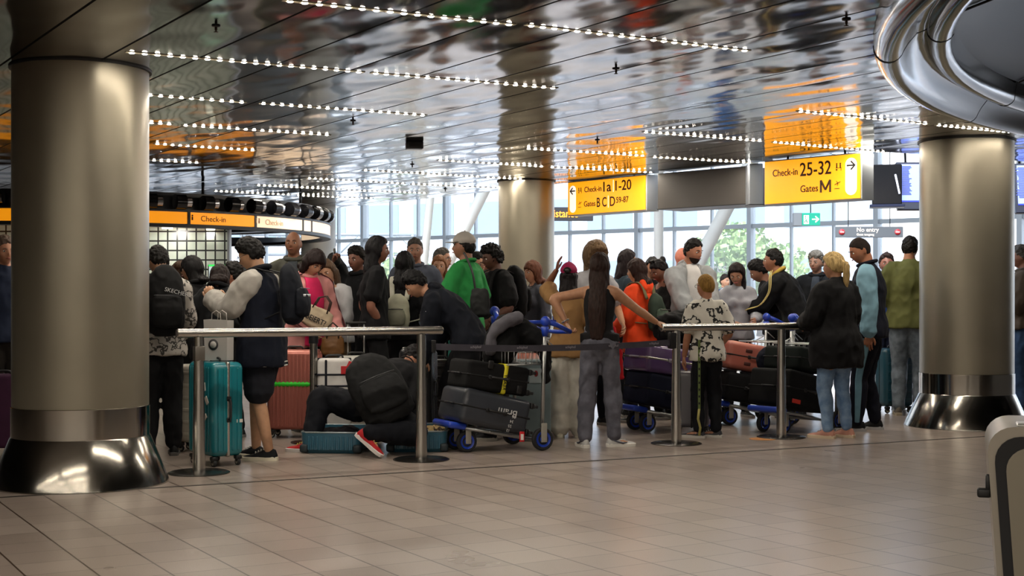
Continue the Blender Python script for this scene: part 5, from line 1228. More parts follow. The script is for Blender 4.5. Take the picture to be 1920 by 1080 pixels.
glm2 = person('dark-haired person with glasses just behind the green shirt', 889, 14.6, 1.77, 150, hair=dict(st='short', c='#15110f'), glasses=True, skin_c='#b8876c', top=dict(c='#3a3c44'), bottom=dict(c='#222222'), head=(-20, 8, 0))
greyp = person('person in a mottled grey shirt, mostly hidden behind the curly-haired person in black', 912, 15.1, 1.82, 165, hair=dict(st='thin', c='#6a5040'), skin_c='#a87a60', top=dict(c='#77787a', c2='#55565a', k='patches', sc=12), bottom=dict(c='#2a2c30'))
curly = person('curly-haired person in a black T-shirt with a black backpack, facing left', 930, 13.9, 1.82, -125, hair=dict(st='curly', c='#120f0e', th=.030), skin_c='#5e3c2e', head=(8, 14, 0), top=dict(c='#131316', t=.4, o=.024, loose=.024, hem=.12), bottom=dict(c='#141418'), arms=dict(R=(.15, .30, 1.0), L=(-.2, .22, 1.0)))
worn_backpack(curly, 'black backpack worn by the curly-haired person in black', '#0f1013', w=.33, h=.48, d=.2)
brownw = person('person with short brown hair, face turned left, in front of the middle column', 1003, 14.6, 1.665, -125, fem=True, hair=dict(st='bob', c='#5a3422', len=.02, th=.02), skin_c='#bf8c6c', head=(0, 4, 0), top=dict(c='#45474f', t=1, name='jacket', o=.022), bottom=dict(c='#2a2c30'))
# --- middle ------------------------------------------------------------------
longh = person('person with very long dark hair and grey jeans, one hand on the handrail', 1124, 11.62, 1.645, 12, fem=True, build=1.0, hair=dict(st='long', c='#2a1a15', len=.52, wv=1.3, sidelen=.88, th=.020), skin_c='#b08060', head=(0, 0, 0),
  top=dict(c='#1f1d20', t=0, tank=True, o=.006, hem=-.10, boxy=0, flare=-.012, amp=.004), bottom=dict(c='#4e4e58', k='denim', c2='#63636e', loose=(.006, .022, .020)), arms=dict(R=P(1233, 606, 11.80), L=P(1062, 606, 11.62), dirR=(.9, .2, -.2), curl=40), elbow=dict(L=(-1, -.15, .1), R=(.4, -.5, -.8)), legs=dict(r=(.13, .02), l=(-.12, -.10), yaw_r=62, yaw_l=-25),
  shoes=dict(c='#b9b8b6', sole='#e2dfd8', swoosh='#4b4f5e', lace='#d0d0d0'), twist=4)
capw = person('person in pink cap, tan shirt and loose white trousers, one arm raised', 1066, 12.45, 1.575, 10, fem=True, hair=dict(st='long', c='#191214', len=.10, wv=.4), cap=dict(c='#a02050', open=True), skin_c='#8a5a42', top=dict(c='#a07a4e', t=.4, o=.024, loose=.024, hem=.12), bottom=dict(c='#c9c5ba', loose=(.035, .06, .06), amp=.014),
  arms=dict(L=P(1044, 506, 12.55), dirL=(.1, .1, 1), R=(.2, .25, 1.0), curl=12), elbow=dict(L=(-.35, .2, -1)), shoes=dict(c='#cfc8b4', sole='#ded8c4'), legs=dict(r=(.11, .0), l=(-.08, -.06)))
blondb = person('person with voluminous dark-blond hair and a white T-shirt, hidden behind the long dark hair', 1112, 13.6, 1.815, 160, fem=True, hair=dict(st='long', c='#7a6248', len=.14, th=.05, wv=.4), skin_c='#b98868', top=dict(c='#aeaeb2', t=.4, o=.022, loose=.02), bottom=dict(c='#1c2230'), head=(-10, 10, 0), arms=dict(L=(-.26, .12, .98)))
darkw = person('person with long dark brown hair facing right, behind the orange jacket', 1170, 14.6, 1.80, 70, fem=True, hair=dict(st='long', c='#21181a', len=.16, wv=.4), skin_c='#b08062', head=(8, 6, 0), top=dict(c='#2c3a44', t=.9, name='jacket', o=.02), bottom=dict(c='#20242c'))
orange = person('person in a bright orange hooded jacket with brown hair, facing left', 1200, 13.9, 1.665, -48, fem=True, hair=dict(st='bob', c='#2c1a16', len=.08, th=.02), skin_c='#c08c6a', head=(-16, 6, 0), top=dict(name='hooded_jacket', c='#e8481c', o=.03, collar='hood', hem=.18, loose=.018, boxy=.8), bottom=dict(c='#1c1c24'), arms=dict(R=(.12, .24, 1.0), L=(-.14, .22, 1.0)))
worn_backpack(orange, 'small dark green backpack on the orange jacket', '#2e3a30', w=.24, h=.34, d=.14, straps='#6a6448', c2='#49574a', drop=.10, gap=.03)
facek = person('person with dark tied-back hair facing the camera, right behind the orange jacket', 1222, 15.0, 1.73, 178, fem=True, hair=dict(st='pony', c='#15110f'), skin_c='#b07e62', head=(-4, 6, 0), top=dict(c='#1c1c20', t=.9), bottom=dict(c='#1c1c22'))
sungl = person('person in black with bowed head and sunglasses on the hair, left of grey hoodie', 1246, 14.4, 1.70, -120, fem=True, hair=dict(st='bun', c='#161113', th=.016), skin_c='#8a5c48', head=(0, 28, 0), top=dict(c='#17171a', t=.8), bottom=dict(c='#1a1a1e'), arms=dict(R=(.08, .28, 1.25), L=(-.08, .26, 1.25)))
p_ = sungl; g_ = empty('sunglasses', p_['off'] + p_['hp'](0, .02, .125), 0, 'sunglasses pushed up on the bowed dark head left of the grey hoodie', 'sunglasses')
for q in (-1, 1):
    bm = NB(); sphere(bm, p_['HM'] @ V((q * .032, .03, .012)), (.028, .012, .02), 12, p_['HM']); part('lens', bm, mat('#141416', .08, 0, 'plastic'), g_)
bm = NB(); tube(bm, [p_['HM'] @ V(q) for q in ((-.08, -.06, -.035), (-.075, .02, .0), (-.03, .04, .02), (.03, .04, .02), (.075, .02, 0), (.08, -.06, -.035))], .003, 6); part('frame', bm, BLACK, g_)
redm = person('bald person with a reddened face far back, left behind the person in the grey hoodie', 1277, 16.2, 1.89, 130, hair=dict(st='bald', c='#6a4a3a'), skin_c='#c0705a', top=dict(c='#d0d2d4', t=.5), bottom=dict(c='#444444'))
hoodie = person('tall person with short dark hair in open light grey hooded jacket over white T-shirt', 1293, 14.2, 1.90, 168, build=1.05, hair=dict(st='short', c='#15110f', th=.013, beard='#2a1c16'), skin_c='#a87258', head=(-30, 12, 0), top=dict(name='hooded_jacket', c='#8f9294', o=.034, collar='hood', inner='#c4c2c0', inner_w=.085, hem=.16, loose=.024, boxy=.7),
  bottom=dict(c='#20242e'), arms=dict(L=(-.10, .34, .98), R=(.10, .34, .99), curl=35))
boy = person('boy with short dyed-blond hair in white palm-print shirt behind the right handrail', 1326, 12.38, 1.475, -6, build=.92, hair=dict(st='buzz', c='#8a6832', th=.010), skin_c='#a06c50', head=(-28, 0, 0), top=dict(c='#cbc7bc', c2='#161616', k='patches', sc=11, t=.42, o=.022, loose=.018, hem=.10), bottom=dict(c='#15171f', loose=(.006, .014, .012)), arms=dict(L=(-.27, .0, .78), R=(.2, .2, .98)),
  legs=dict(r=(.10, .02), l=(-.10, -.03), yaw=-62), shoes=dict(c='#3a3a3e', sole='#cfcbc4', lace='#b8b8b8'), glasses=True)
smallb = person('small person in blue far away between the grey hoodie and the grey top', 1358, 24, 1.70, 150, hair=dict(st='short', c='#241a16'), skin_c='#b08468', top=dict(c='#1c4a78', t=.9), bottom=dict(c='#222a3a'))
greyw = person('person with wavy dark hair in a light grey long-sleeved top, looking down to the left', 1381, 14.6, 1.66, 172, fem=True, hair=dict(st='long', c='#1c1415', len=.16, th=.022, wv=.5), skin_c='#a87a60', head=(28, 26, 0), lean=6, top=dict(c='#9c9da4', o=.018), bottom=dict(c='#1a1a20'), arms=dict(R=(.12, .28, 1.06), L=(-.1, .36, 1.1)))
stripe = person('person in black track jacket with pale sleeve stripes, leaning forward onto a trolley', 1496, 14.5, 1.85, -68, lean=26, build=1.08, hair=dict(st='short', c='#121011', th=.010), skin_c='#9a6850', head=(-4, 2, 0), top=dict(name='track_jacket', c='#15161a', o=.028, armstripe='#c9b878', cuff='#b09440', collar='stand', collar_c='#b89a44', loose=.02, hem=.08), bottom=dict(c='#15161a'),
  arms=dict(L=(-.10, .56, 1.06), R=(.06, .50, 1.02), dirL=(0, 1, -.2), dirR=(0, 1, -.3), curl=45), elbow=dict(L=(-.3, -.1, -1), R=(.3, -.1, -1)))
behind = person('dark-haired person in black bowing forward just left of the striped track jacket', 1455, 15.2, 1.73, -80, lean=14, hair=dict(st='short', c='#131112', th=.022), skin_c='#8c604c', head=(0, 30, 0), top=dict(c='#191a20', t=1, name='jacket', o=.022), bottom=dict(c='#1a1a1e'), arms=dict(L=(-.1, .4, 1.12), R=(.1, .4, 1.1)))
greyh = person('grey-haired person in a dark coat, looking left between the track jacket and the blond hair', 1532, 15.9, 1.82, -160, hair=dict(st='fringe', c='#77736c', th=.02), skin_c='#a87c66', head=(14, 4, 0), top=dict(name='coat', c='#1c1f24', o=.03, collar='flat', inner='#3a4048'), bottom=dict(c='#24262c'))
# --- right -------------------------------------------------------------------
blond = person('person with tied blond hair, long black jacket, light blue jeans and pink shoes', 1568, 12.35, 1.675, -28, fem=True, build=1.16, hair=dict(st='pony', c='#b89c68', th=.024, len=.16), skin_c='#c49070', head=(-18, 4, 0), top=dict(name='long_jacket', c='#17171a', k='fabric', o=.036, hem=.26, boxy=1.0, flare=.03, loose=.022), bottom=dict(c='#5f7fa6', c2='#86a2c2', k='denim', loose=(.004, .010, .006)),
  arms=dict(L=(-.16, .28, 1.08), R=(.10, .26, 1.06)), shoes=dict(c='#c08a78', sole='#d8c4a8', lace='#e0c8b8'), legs=dict(r=(.12, -.02), l=(-.10, .0), yaw=-25), glasses=True)
blue = person('tall person with cropped hair in light blue and navy sports top, looking down', 1631, 13.05, 1.88, -72, build=1.12, hair=dict(st='buzz', c='#241a15', th=.005), skin_c='#a86e50', head=(-22, 24, 0), lean=3, top=dict(name='sports_top', c='#14182a', sleeve='#7ea6b8', o=.024, loose=.018, hem=.10, collar='flat', collar_c='#14182a', cuff='#6f9ab0'),
  bottom=dict(c='#14172a', stripe='#6f98aa', stripe_w=.032, loose=(.018, .018, .012)), arms=dict(L=(-.22, .0, .83), R=(.1, .2, 1.02)), shoes=dict(c='#121214', sole='#b8b8ba'), legs=dict(r=(.10, -.04), l=(-.10, .10), yaw=-12))
peek = person('person mostly hidden behind the light blue sports top, only dark hair and navy shirt showing', 1662, 15.6, 1.79, -170, hair=dict(st='short', c='#2a1c18'), skin_c='#8c5a48', top=dict(c='#24407a', t=.5), bottom=dict(c='#2a2e44'))
olive = person('tall person in olive green T-shirt and faded jeans, partly behind the right column', 1705, 14.75, 1.955, 20, build=1.12, hair=dict(st='short', c='#1b1512', th=.010), skin_c='#b07a5c', head=(10, 4, 0), top=dict(c='#5d5f35', t=.5, o=.030, loose=.026, hem=.08, boxy=.8, amp=.012), bottom=dict(c='#56606a', c2='#76808a', k='denim', loose=(.02, .02, .02)), shoes=dict(c='#5a5248', sole='#a89c84'), arms=dict(R=(.2, .2, 1.0), L=(-.16, .2, 1.05)))
rightm = person('person in taupe shirt and blue jeans at the right frame edge', 1921, 15.2, 1.87, -60, build=1.1, hair=dict(st='short', c='#5a544e', th=.014), skin_c='#8f604c', head=(-10, 8, 0), top=dict(c='#55493e', t=.62, o=.028, collar='flat', loose=.02), bottom=dict(c='#2b4468', c2='#3d5a80', k='denim', loose=(.02, .02, .02)), arms=dict(L=(-.14, .24, 1.06), R=(.1, .22, 1.04)), shoes=dict(c='#4a4a4c', sole='#8a8a88'))
# --- left background ---------------------------------------------------------
hairb = person('person with brown hair in a bun beside the glass block wall, mostly hidden', 337, 12.7, 1.60, -10, fem=True, hair=dict(st='bun', c='#3c2a1c', th=.02), skin_c='#a87a60', top=dict(c='#3a3c36', t=1), bottom=dict(c='#1c1c1e'))
sunw = person('black-haired person in a dark coat facing left, glasses, in front of the glass blocks', 366, 12.4, 1.645, -60, fem=True, hair=dict(st='bob', c='#110f10', len=.02), glasses='dark', skin_c='#b58468', head=(-20, 4, 0), top=dict(name='coat', c='#1a1a1c', o=.03, collar='stand'), bottom=dict(c='#18181a'))
puffer = person('person in a shiny black puffer jacket, head bent down, left of the varsity jacket', 402, 11.75, 1.60, 20, fem=True, hair=dict(st='bob', c='#1f1412', len=.04), skin_c='#b08062', head=(-30, 40, 0), lean=10, top=dict(name='puffer_jacket', c='#15171b', o=.04, collar='stand', loose=.03, hem=.12, amp=.016), bottom=dict(c='#17171a'), arms=dict(R=(.2, .2, 1.0), L=(-.2, .2, 1.0)))
kid = person('dark-haired child in a grey and red jacket facing left, in front of the varsity jacket', 440, 12.35, 1.58, -75, build=.95, hair=dict(st='short', c='#15110f', th=.018), skin_c='#a8745a', head=(-10, -4, 0), top=dict(name='jacket', c='#53585c', o=.024, collar='stand', collar_c='#a03028'), bottom=dict(c='#1c1c20'), arms=dict(L=(-.1, .3, 1.1)))
edge = person('person in navy top at the left frame edge, left of the big column', 6, 11.6, 1.80, 150, build=1.1, hair=dict(st='short', c='#5a4a40'), skin_c='#b07c60', head=(-10, 6, 0), top=dict(c='#1a2236', t=.7, o=.024, armstripe='#b08a78'), bottom=dict(c='#2a2420'))
# --- the kneeling person ------------------------------------------------------
YK = 11.3
kneel = person('person in dark clothes and red shoes crouching over an open blue suitcase', 708, YK, 1.77, 22, build=1.1, hips=-.57, lean=66, side=6, hair=dict(st='short', c='#131011'), skin_c='#a8745a', head=(0, 50, 0), top=dict(name='jacket', c='#1a1a1e', o=.022, t=.55, collar='round'), bottom=dict(c='#12151f', loose=(.04, .04, .025)),
  arms=dict(R=P(748, 792, 11.5), L=P(700, 790, 11.8), dirR=(0, .5, -1), dirL=(0, .5, -1)), legs=dict(l=V((P(580, 838, 11.2).x, 11.2, .085)), r=V((P(690, 820, 10.78).x, 10.80, .20)), pole_l=(-.9, .5, 1.3), pole_r=(.35, 1, .1), yaw_r=82, pitch_r=38, yaw_l=-95),
  shoes=dict(c='#a8181e', sole='#dcd6d2', lace='#e0c860'))
cpk = P(708, 728, 11.0) ; n_ = V((.18, -.88, .45)).normalized(); u_ = V((-.46, .35, .80)); u_ = (u_ - n_ * u_.dot(n_)).normalized(); r_ = u_.cross(n_).normalized() * -1; r_ = (-n_).cross(u_) * 1.0
rr_ = u_.cross(n_); rr_ = -rr_ if rr_.x < 0 else rr_
fake = dict(s=.95, off=cpk - V(kneel['p'][2]) * 0, p=[V((0, 0, 0))] * 1 + [V((0, 0, 0)), V((0, 0, 0)), u_ * .12, u_ * .17], Rs=rr_, Ns=-n_, sd=u_, TR=[(0, .15, .09)] * 6)
fake['off'] = cpk - n_ * .20
kb = worn_backpack(fake, 'large black backpack with a small white badge on the crouching person', '#17181a', w=.46, h=.56, d=.22, c2='#1d1e20', gap=.0)
M_ = Matrix((rr_, -n_, u_)).transposed(); bm = NB(); box(bm, n_ * .275 + rr_ * .12 - u_ * .13, (.03, .01, .022), .003, 1, M_); part('badge', bm, mat('#e4e4e4', .5, 0, 'plastic'), kb)
# open blue suitcase: two half shells
BL = mat('#2d6076', .35, 0, 'plastic', .3)
def tray(o, cx, cy, w_, d_, h_, rz, name):
    M2 = Matrix.Rotation(rz, 3, 'Z'); bm = NB()
    def rr(k, z, e=0): 
        pts = []; r = .06
        for (sx, sy, a0) in ((1, 1, 0), (-1, 1, 90), (-1, -1, 180), (1, -1, 270)):
            for q in range(5):
                a = rad(a0 + 22.5 * q); pts.append(bm.verts.new(V((cx, cy, z)) + M2 @ V((sx * (w_ / 2 - r) + (r - e) * cos(a), sy * (d_ / 2 - r) + (r - e) * sin(a), 0))))
        return pts
    L_ = [rr(0, .0, .04), rr(0, .03, .008), rr(0, h_ - .02, 0), rr(0, h_, -.003), rr(0, h_, .012), rr(0, .04, .02), rr(0, .02, .05)]
    skin(bm, L_); bmesh.ops.recalc_face_normals(bm, faces=bm.faces)
    for i in range(11):
        x = -w_ / 2 + .07 + (w_ - .14) * i / 10
        for sy in (-1, 1): box(bm, V((cx, cy, h_ * .5)) + M2 @ V((x, sy * d_ / 2, 0)), (.016, .010, h_ - .06), .004, 1, M2)
    t = part(name, bm, BL, o, 40)
    bm = NB(); tube(bm, [V((cx, cy, h_ + .002)) + M2 @ V((x, y, 0)) for x, y in ((w_ / 2 - .05, -d_ / 2), (w_ / 2, -d_ / 2 + .05), (w_ / 2, d_ / 2 - .05), (w_ / 2 - .05, d_ / 2), (-w_ / 2 + .05, d_ / 2), (-w_ / 2, d_ / 2 - .05), (-w_ / 2, -d_ / 2 + .05), (-w_ / 2 + .05, -d_ / 2))], .007, 6, closed=True); part('rim', bm, mat('#9aa4a8', .35, .7, 'plastic'), t)
    for sx in (-1, 1): bm = NB(); box(bm, V((cx, cy, .04)) + M2 @ V((sx * (w_ / 2 - .03), -d_ / 2 + .02, 0)), (.07, .06, .07), .02, 3, M2); part('corner_guard', bm, mat('#1f2a30', .6, 0, 'plastic'), t)
oc = empty('suitcase', (P(712, 850, 11.45).x, 11.45, 0), 0, 'open blue ribbed suitcase lying on the floor under the crouching person', 'suitcase')
tray(oc, -.33, -.02, .50, .72, .17, rad(-6), 'half_shell'); tray(oc, .31, .08, .50, .74, .17, rad(4), 'half_shell')
def pile(name, label, ctr, r, c, seed, cat='clothes', c2=None):
    o = empty(name, ctr, 0, label, cat); bm = NB()
    for i in range(3): sphere(bm, (r * .4 * cos(i * 2.1 + seed), r * .4 * sin(i * 2.1 + seed), r * .25), (r * .7, r * .6, r * .35), 12)
    part('folded_cloth', remesh(bm, .012, 2, .014, 11, seed), mat(c, .85, 0, 'patches' if c2 else 'fabric', 0, 14.0 if c2 else 1.0, c2), o)
pile('clothes', 'dark clothes packed in the left half of the open blue suitcase', (oc.location.x - .33, 11.43, .07), .20, '#26222a', 3)
pile('clothes', 'white folded cloth in the right half of the open blue suitcase', (oc.location.x + .22, 11.5, .09), .18, '#c8c4c0', 4)
pile('clothes', 'brown and cream patterned cloth at the right end of the open blue suitcase', (oc.location.x + .44, 11.62, .10), .14, '#b59a68', 5, c2='#3c2a1c')
# --- standing cases -----------------------------------------------------------
def stand(label, px, Y, size, col, rz, **k): return suitcase(label, size, col, ((px - 960) / F * Y, Y, 0), (0, 0, rad(rz)), **k)
teal = stand('teal hard-shell suitcase with aluminium frame and white stickers, in front of the varsity jacket', 404, 10.38, (.42, .27, .785), '#15727c', -50, ribs='v', frame=True, rough=.22)
for x, y, z, rz in ((.10, 0, .60, 18), (.14, 0, .50, -5), (.11, 0, .37, 84)):
    bm = NB(); box(bm, (x, -.147, z), (.062, .006, .034), 0, 1, Matrix.Rotation(rad(rz + 60), 3, 'Y')); part('sticker', bm, mat('#d4d2c8', .6, 0, 'plastic'), teal, False)
bm = NB(); box(bm, (.213, .09, .34), (.004, .05, .025)); part('sticker', bm, mat('#d4d2c8', .6, 0, 'plastic'), teal, False)
pb = empty('paper_bag', (P(412, 600, 10.42).x, 10.40, .792), rad(-18), 'white paper carrier bag with a dark round print standing on the teal suitcase', 'bag')
bm = NB(); A = [bm.verts.new(q) for q in ((-.095, -.05, 0), (.095, -.05, 0), (.095, .05, 0), (-.095, .05, 0))]; B = [bm.verts.new(q) for q in ((-.105, -.052, .31), (.098, -.05, .305), (.10, .045, .305), (-.10, .05, .312))]; C2 = [bm.verts.new((v.co.x * .97, v.co.y * .95, v.co.z)) for v in B]; D2 = [bm.verts.new((v.co.x * .97, v.co.y * .95, .006)) for v in A]
skin(bm, [A, B, C2, D2]); bmesh.ops.recalc_face_normals(bm, faces=bm.faces); part('paper_body', bm, mat('#b9b6b2', .8, 0, 'paint'), pb, False)
bm = NB(); lathe(bm, [(.001, -.002), (.042, -.002), (.042, .001), (.001, .001)], 24, (-.02, -.052, .12), axis='Y'); q_ = part('round_print', bm, mat('#3a3a3c', .7, 0, 'plastic'), pb)
bm = NB(); lathe(bm, [(.001, -.002), (.026, -.002), (.026, .001), (.001, .001)], 24, (-.02, -.0535, .12), axis='Y'); part('print_centre', bm, mat('#c8c5c0', .7, 0, 'plastic'), q_)
for y in (-.045, .045): bm = NB(); tube(bm, [(-.04, y, .29), (-.035, y, .36), (0, y, .38), (.035, y, .36), (.04, y, .29)], .003, 5); part('handle', bm, mat('#c8c4be', .7, 0, 'plastic'), pb)
stand('cream suitcase mostly hidden behind the teal suitcase', 376, 11.3, (.36, .24, .72), '#bdb6a8', -10, ribs='h')
rose = stand('rose gold ribbed suitcase with a bright green luggage strap', 553, 12.45, (.46, .29, .80), '#b06a5e', -4, ribs='v', metal=.35, rough=.3, band='#7a4a44')
bm = NB(); box(bm, (0, 0, .49), (.482, .315, .052), .03, 3); part('luggage_strap', bm, mat('#2fd02c', .6, 0, 'plastic'), rose, 40)
bag_ = stand('white soft suitcase with dark navy straps, behind the knee of the crouching person', 627, 12.0, (.29, .24, .74), '#cfccc8', 6, ribs='', hard=False, band='#2a2c34')
for z in (.40, .50, .60): bm = NB(); box(bm, (0, 0, z), (.305, .255, .016), .006, 1); part('dark_strap', bm, mat('#20222e', .8, 0, 'fabric'), bag_, False)
bm = NB(); box(bm, (-.07, 0, .42), (.02, .256, .62), .006, 1); part('dark_strap', bm, mat('#20222e', .8, 0, 'fabric'), bag_, False)
bm = NB(); box(bm, (.09, -.132, .64), (.06, .004, .07), .002, 1); box(bm, (.12, -.134, .66), (.03, .004, .12), .002, 1, Matrix.Rotation(.4, 3, 'Y')); part('red_and_white_tag', bm, mat('#c02026', .6, 0, 'plastic'), bag_, False)
bm = NB(); sphere(bm, (.06, -.14, .38), (.045, .012, .03), 12); sphere(bm, (.035, -.14, .41), (.022, .012, .03), 10); sphere(bm, (.08, -.14, .42), (.018, .012, .03), 10); part('plush_tag', bm, mat('#b08058', .9, 0, 'fabric'), bag_)
stand('pale grey suitcase with extended metal handle behind the white strapped suitcase', 668, 12.6, (.34, .24, .74), '#b4b2aa', 8, ribs='h', ext=.30)
stand('black suitcase with chrome fittings behind the left rail, right of the crouching person', 784, 12.35, (.30, .26, .82), '#1b1c1f', -12, ribs='v', frame=True)
stand('small dark suitcase close to the black chrome-framed suitcase', 822, 12.75, (.34, .24, .70), '#24201f', 10, ribs='h', ext=.28)
stand('dark purple suitcase at the left frame edge behind the big column', 2, 10.9, (.46, .28, .66), '#3a1c34', 10, ribs='', hard=False)
pat = stand('narrow grey suitcase with colourful printed side, standing left of the boy', 1298, 12.62, (.20, .32, .60), '#56545a', 78, ribs='', handle='#222224')
rnd = random.Random(4)
for k, cc in enumerate(['#b02848', '#c04a5a', '#7a58a0', '#c8b84a', '#4a8a5a', '#a850a0', '#c86a40', '#5a6ab0', '#b8a0c0']):
    bm = NB(); sphere(bm, (-.04 + .05 * rnd.random(), -.162, .54 - k * .052), (.034, .004, .030), 10); part('printed_patch', bm, mat(cc, .4, 0, 'plastic'), pat)
ln = empty('lanyard', (P(1313, 640, 12.2).x, 12.27, .0), 0, 'green printed lanyard strap hanging beside the boy, right of the rail post', 'strap')
bm = NB(); box(bm, (0, 0, .58), (.022, .003, .62), 0, 1); part('webbing', bm, mat('#6a7a48', .8, 0, 'fabric'), ln, False)
for k in range(9): bm = NB(); box(bm, (0, -.003, .32 + .062 * k), (.014, .002, .02), 0, 1); part('printed_mark', bm, mat('#23261c', .8, 0, 'plastic'), ln, False)
bm = NB(); tube(bm, [(0, 0, .27), (-.01, 0, .18), (.01, 0, .10), (.0, 0, .03)], .012, 6); part('hanging_cord', bm, mat('#a8a060', .8, 0, 'fabric'), ln)
stand('dark teal suitcase behind the person in the olive shirt', 1676, 15.15, (.36, .26, .72), '#1c4654', 14, ribs='h')
stand('dark red suitcase between the legs of the person in the olive shirt and the column', 1716, 15.7, (.36, .24, .60), '#5a1c30', -8, ribs='h')
# --- loaded trolleys ----------------------------------------------------------
def tpt(t, x, y, z):   # point in a trolley's frame
    c, s_ = cos(t.rotation_euler.z), sin(t.rotation_euler.z); k = t.scale.x; return V((t.location.x + (x * c - y * s_) * k, t.location.y + (x * s_ + y * c) * k, z * k))
T1 = trolley('nearest luggage trolley, with blue wheels, carrying a dark grey and a black suitcase', (.13, 11.57, 0), 26)
grey1, M_ = lying('dark blue-grey hard suitcase with white name letters, lower case on the front trolley', (.50, .29, .70), '#2c3038', tpt(T1, -.37, 0, .325), 26 + 180, 13, ribs='', hard=True, rough=.5, handle='#101012')
for k, (t_, sz, x, z) in enumerate((('Bram', .085, -.01, .19), ('06', .035, -.02, .12), ('34', .035, .01, .085), ('55', .035, -.015, .05), ('12', .03, .01, .015))):
    w_ = word(t_, sz, mat('#c9c9c9', .6, 0, 'plastic'), grey1, (0, 0, 0), (0, 0, 0)); 
    side = 1 if (M_ @ V((1, 0, 0))).y < 0 else -1
    w_.location = (side * .256, .04 - k * .04, .20 + .01 * k); w_.rotation_euler = Matrix((V((0, 0, 1)), V((0, 1, 0)), V((-1, 0, 0)))).transposed().to_euler() if side < 0 else Matrix((V((0, 0, 1)), V((0, -1, 0)), V((1, 0, 0)))).transposed().to_euler()
blk1, M_ = lying('black soft suitcase with yellow READY strap, upper case on the front trolley', (.42, .24, .64), '#131315', tpt(T1, -.33, 0, .60), 26 + 180, 9, ribs='', hard=False)
bm = NB(); box(bm, (0, 0, .30), (.436, .256, .045), .02, 3); ys = part('luggage_strap', bm, mat('#d8cc20', .6, 0, 'plastic'), blk1, 40)
side = 1 if (M_ @ V((1, 0, 0))).y < 0 else -1
w_ = word('READY', .042, BLACK, ys, (side * .2195, -.09, .315), (0, 0, 0)); w_.rotation_euler = Matrix((V((0, 1, 0)), V((0, 0, -side)) * 1, V((side * -1 * -1, 0, 0)))).transposed().to_euler() if side > 0 else Matrix((V((0, 1, 0)), V((0, 0, 1)), V((1, 0, 0)))).transposed().to_euler()
for q in (-.07, .10): bm = NB(); box(bm, (side * .215, q, .45 if q > 0 else .16), (.02, .07, .05), .01, 2); part('corner_guard', bm, BLACK, blk1)
tg = empty('luggage_tag', tpt(T1, -.20, -.30, .125), rad(26), 'small red luggage tag with white card hanging at the lower side of the front trolley', 'tag')
bm = NB(); box(bm, (0, 0, 0), (.045, .006, .085), .008, 2); part('tag_frame', bm, mat('#c81c24', .5, 0, 'plastic'), tg); bm = NB(); box(bm, (0, -.004, -.002), (.026, .003, .05)); part('card', bm, mat('#e8e4e0', .6, 0, 'plastic'), tg, False); bm = NB(); tube(bm, [(0, 0, .04), (0, .03, .09)], .003, 5); part('loop', bm, BLACK, tg)
c_ = tpt(T1, -.12, 0, .80)
coat = blob('coat', 'heap of black coats lying in the basket of the front trolley', 'coat', [[(c_ + V((-.16, 0, -.06)), .12, .20), (c_ + V((-.10, .02, .10)), .16, .20), (c_ + V((-.02, .04, .25)), .13, .16)], [(c_ + V((.0, 0, .22)), .09, .12), (c_ + V((.17, -.02, .13)), .09, .11), (c_ + V((.26, -.05, -.04)), .05, .08), (c_ + V((.26, -.05, -.24)), .035, .05)]], V((1, 0, 0)), '#131316')
blob('jacket', 'grey jacket draped over the left side of the black coats on the front trolley', 'jacket', [[(c_ + V((.05, -.16, .30)), .06, .05), (c_ + V((-.08, -.18, .27)), .07, .06), (c_ + V((-.18, -.20, .16)), .06, .05), (c_ + V((-.20, -.20, .02)), .06, .045)]], V((0, 1, 0)), '#55535a')
T2 = trolley('second luggage trolley with blue handles, standing behind the front trolley', (.12, 12.65, 0), -82, sc=1.07)
bx1, _ = lying('coral red box case on the second trolley behind the upright', (.40, .22, .50), '#b0573f', tpt(T2, -.30, .05, .56), -82 + 180, 10, ribs='', wheels=False)
gb = empty('storage_box', (.16, 12.18, 0), rad(10), 'grey-green box with a small red emblem behind the front trolley', 'box')
bm = NB(); box(bm, (0, 0, .35), (.34, .26, .70), .02, 2); part('box_body', bm, mat('#6c7c80', .6, 0, 'paint'), gb, 40); bm = NB(); box(bm, (.03, -.132, .58), (.12, .004, .13), .004, 1); lb = part('printed_label', bm, mat('#98a4a6', .6, 0, 'plastic'), gb, False)
bm = NB(); sphere(bm, (.03, -.136, .60), (.018, .004, .028), 10); part('emblem', bm, mat('#7a1c20', .5, 0, 'plastic'), lb); bm = NB(); box(bm, (0, 0, .705), (.36, .28, .03), .01, 1); part('lid', bm, mat('#6c7c80', .6, 0, 'paint'), gb, 40)
stand('brick red suitcase standing behind the upright of the front trolley', 1052, 13.1, (.34, .24, .70), '#8c4634', 16, ribs='', hard=False)
T3 = trolley('luggage trolley with a purple and a navy suitcase, left of the right handrail post', (1.80, 13.25, 0), 24, basket=True)
lying('navy soft suitcase, lower case on the trolley with the purple suitcase', (.48, .30, .66), '#141a34', tpt(T3, -.36, 0, .36), 24 + 180, 12, ribs='', hard=False)
pur, M_ = lying('shiny purple hard suitcase lying on top of a navy case', (.50, .27, .72), '#55406a', tpt(T3, -.33, 0, .66), 24 + 180, 9, ribs='', rough=.15, frame=True, handle='#8a8494')
hb = blob('duffel_bag', 'heap of black bags in front of the grey hoodie, on the purple suitcase trolley', 'bag', [[(tpt(T3, -.40, 0, .97), .14, .11), (tpt(T3, -.15, 0, .99), .17, .14), (tpt(T3, .1, 0, .96), .16, .12)]], V((0, 0, 1)), '#121214', amp=.022)
rc = empty('scarf', P(1162, 690, 12.6), 0, 'strip of red cloth hanging beside the hip of the person with very long hair', 'cloth')
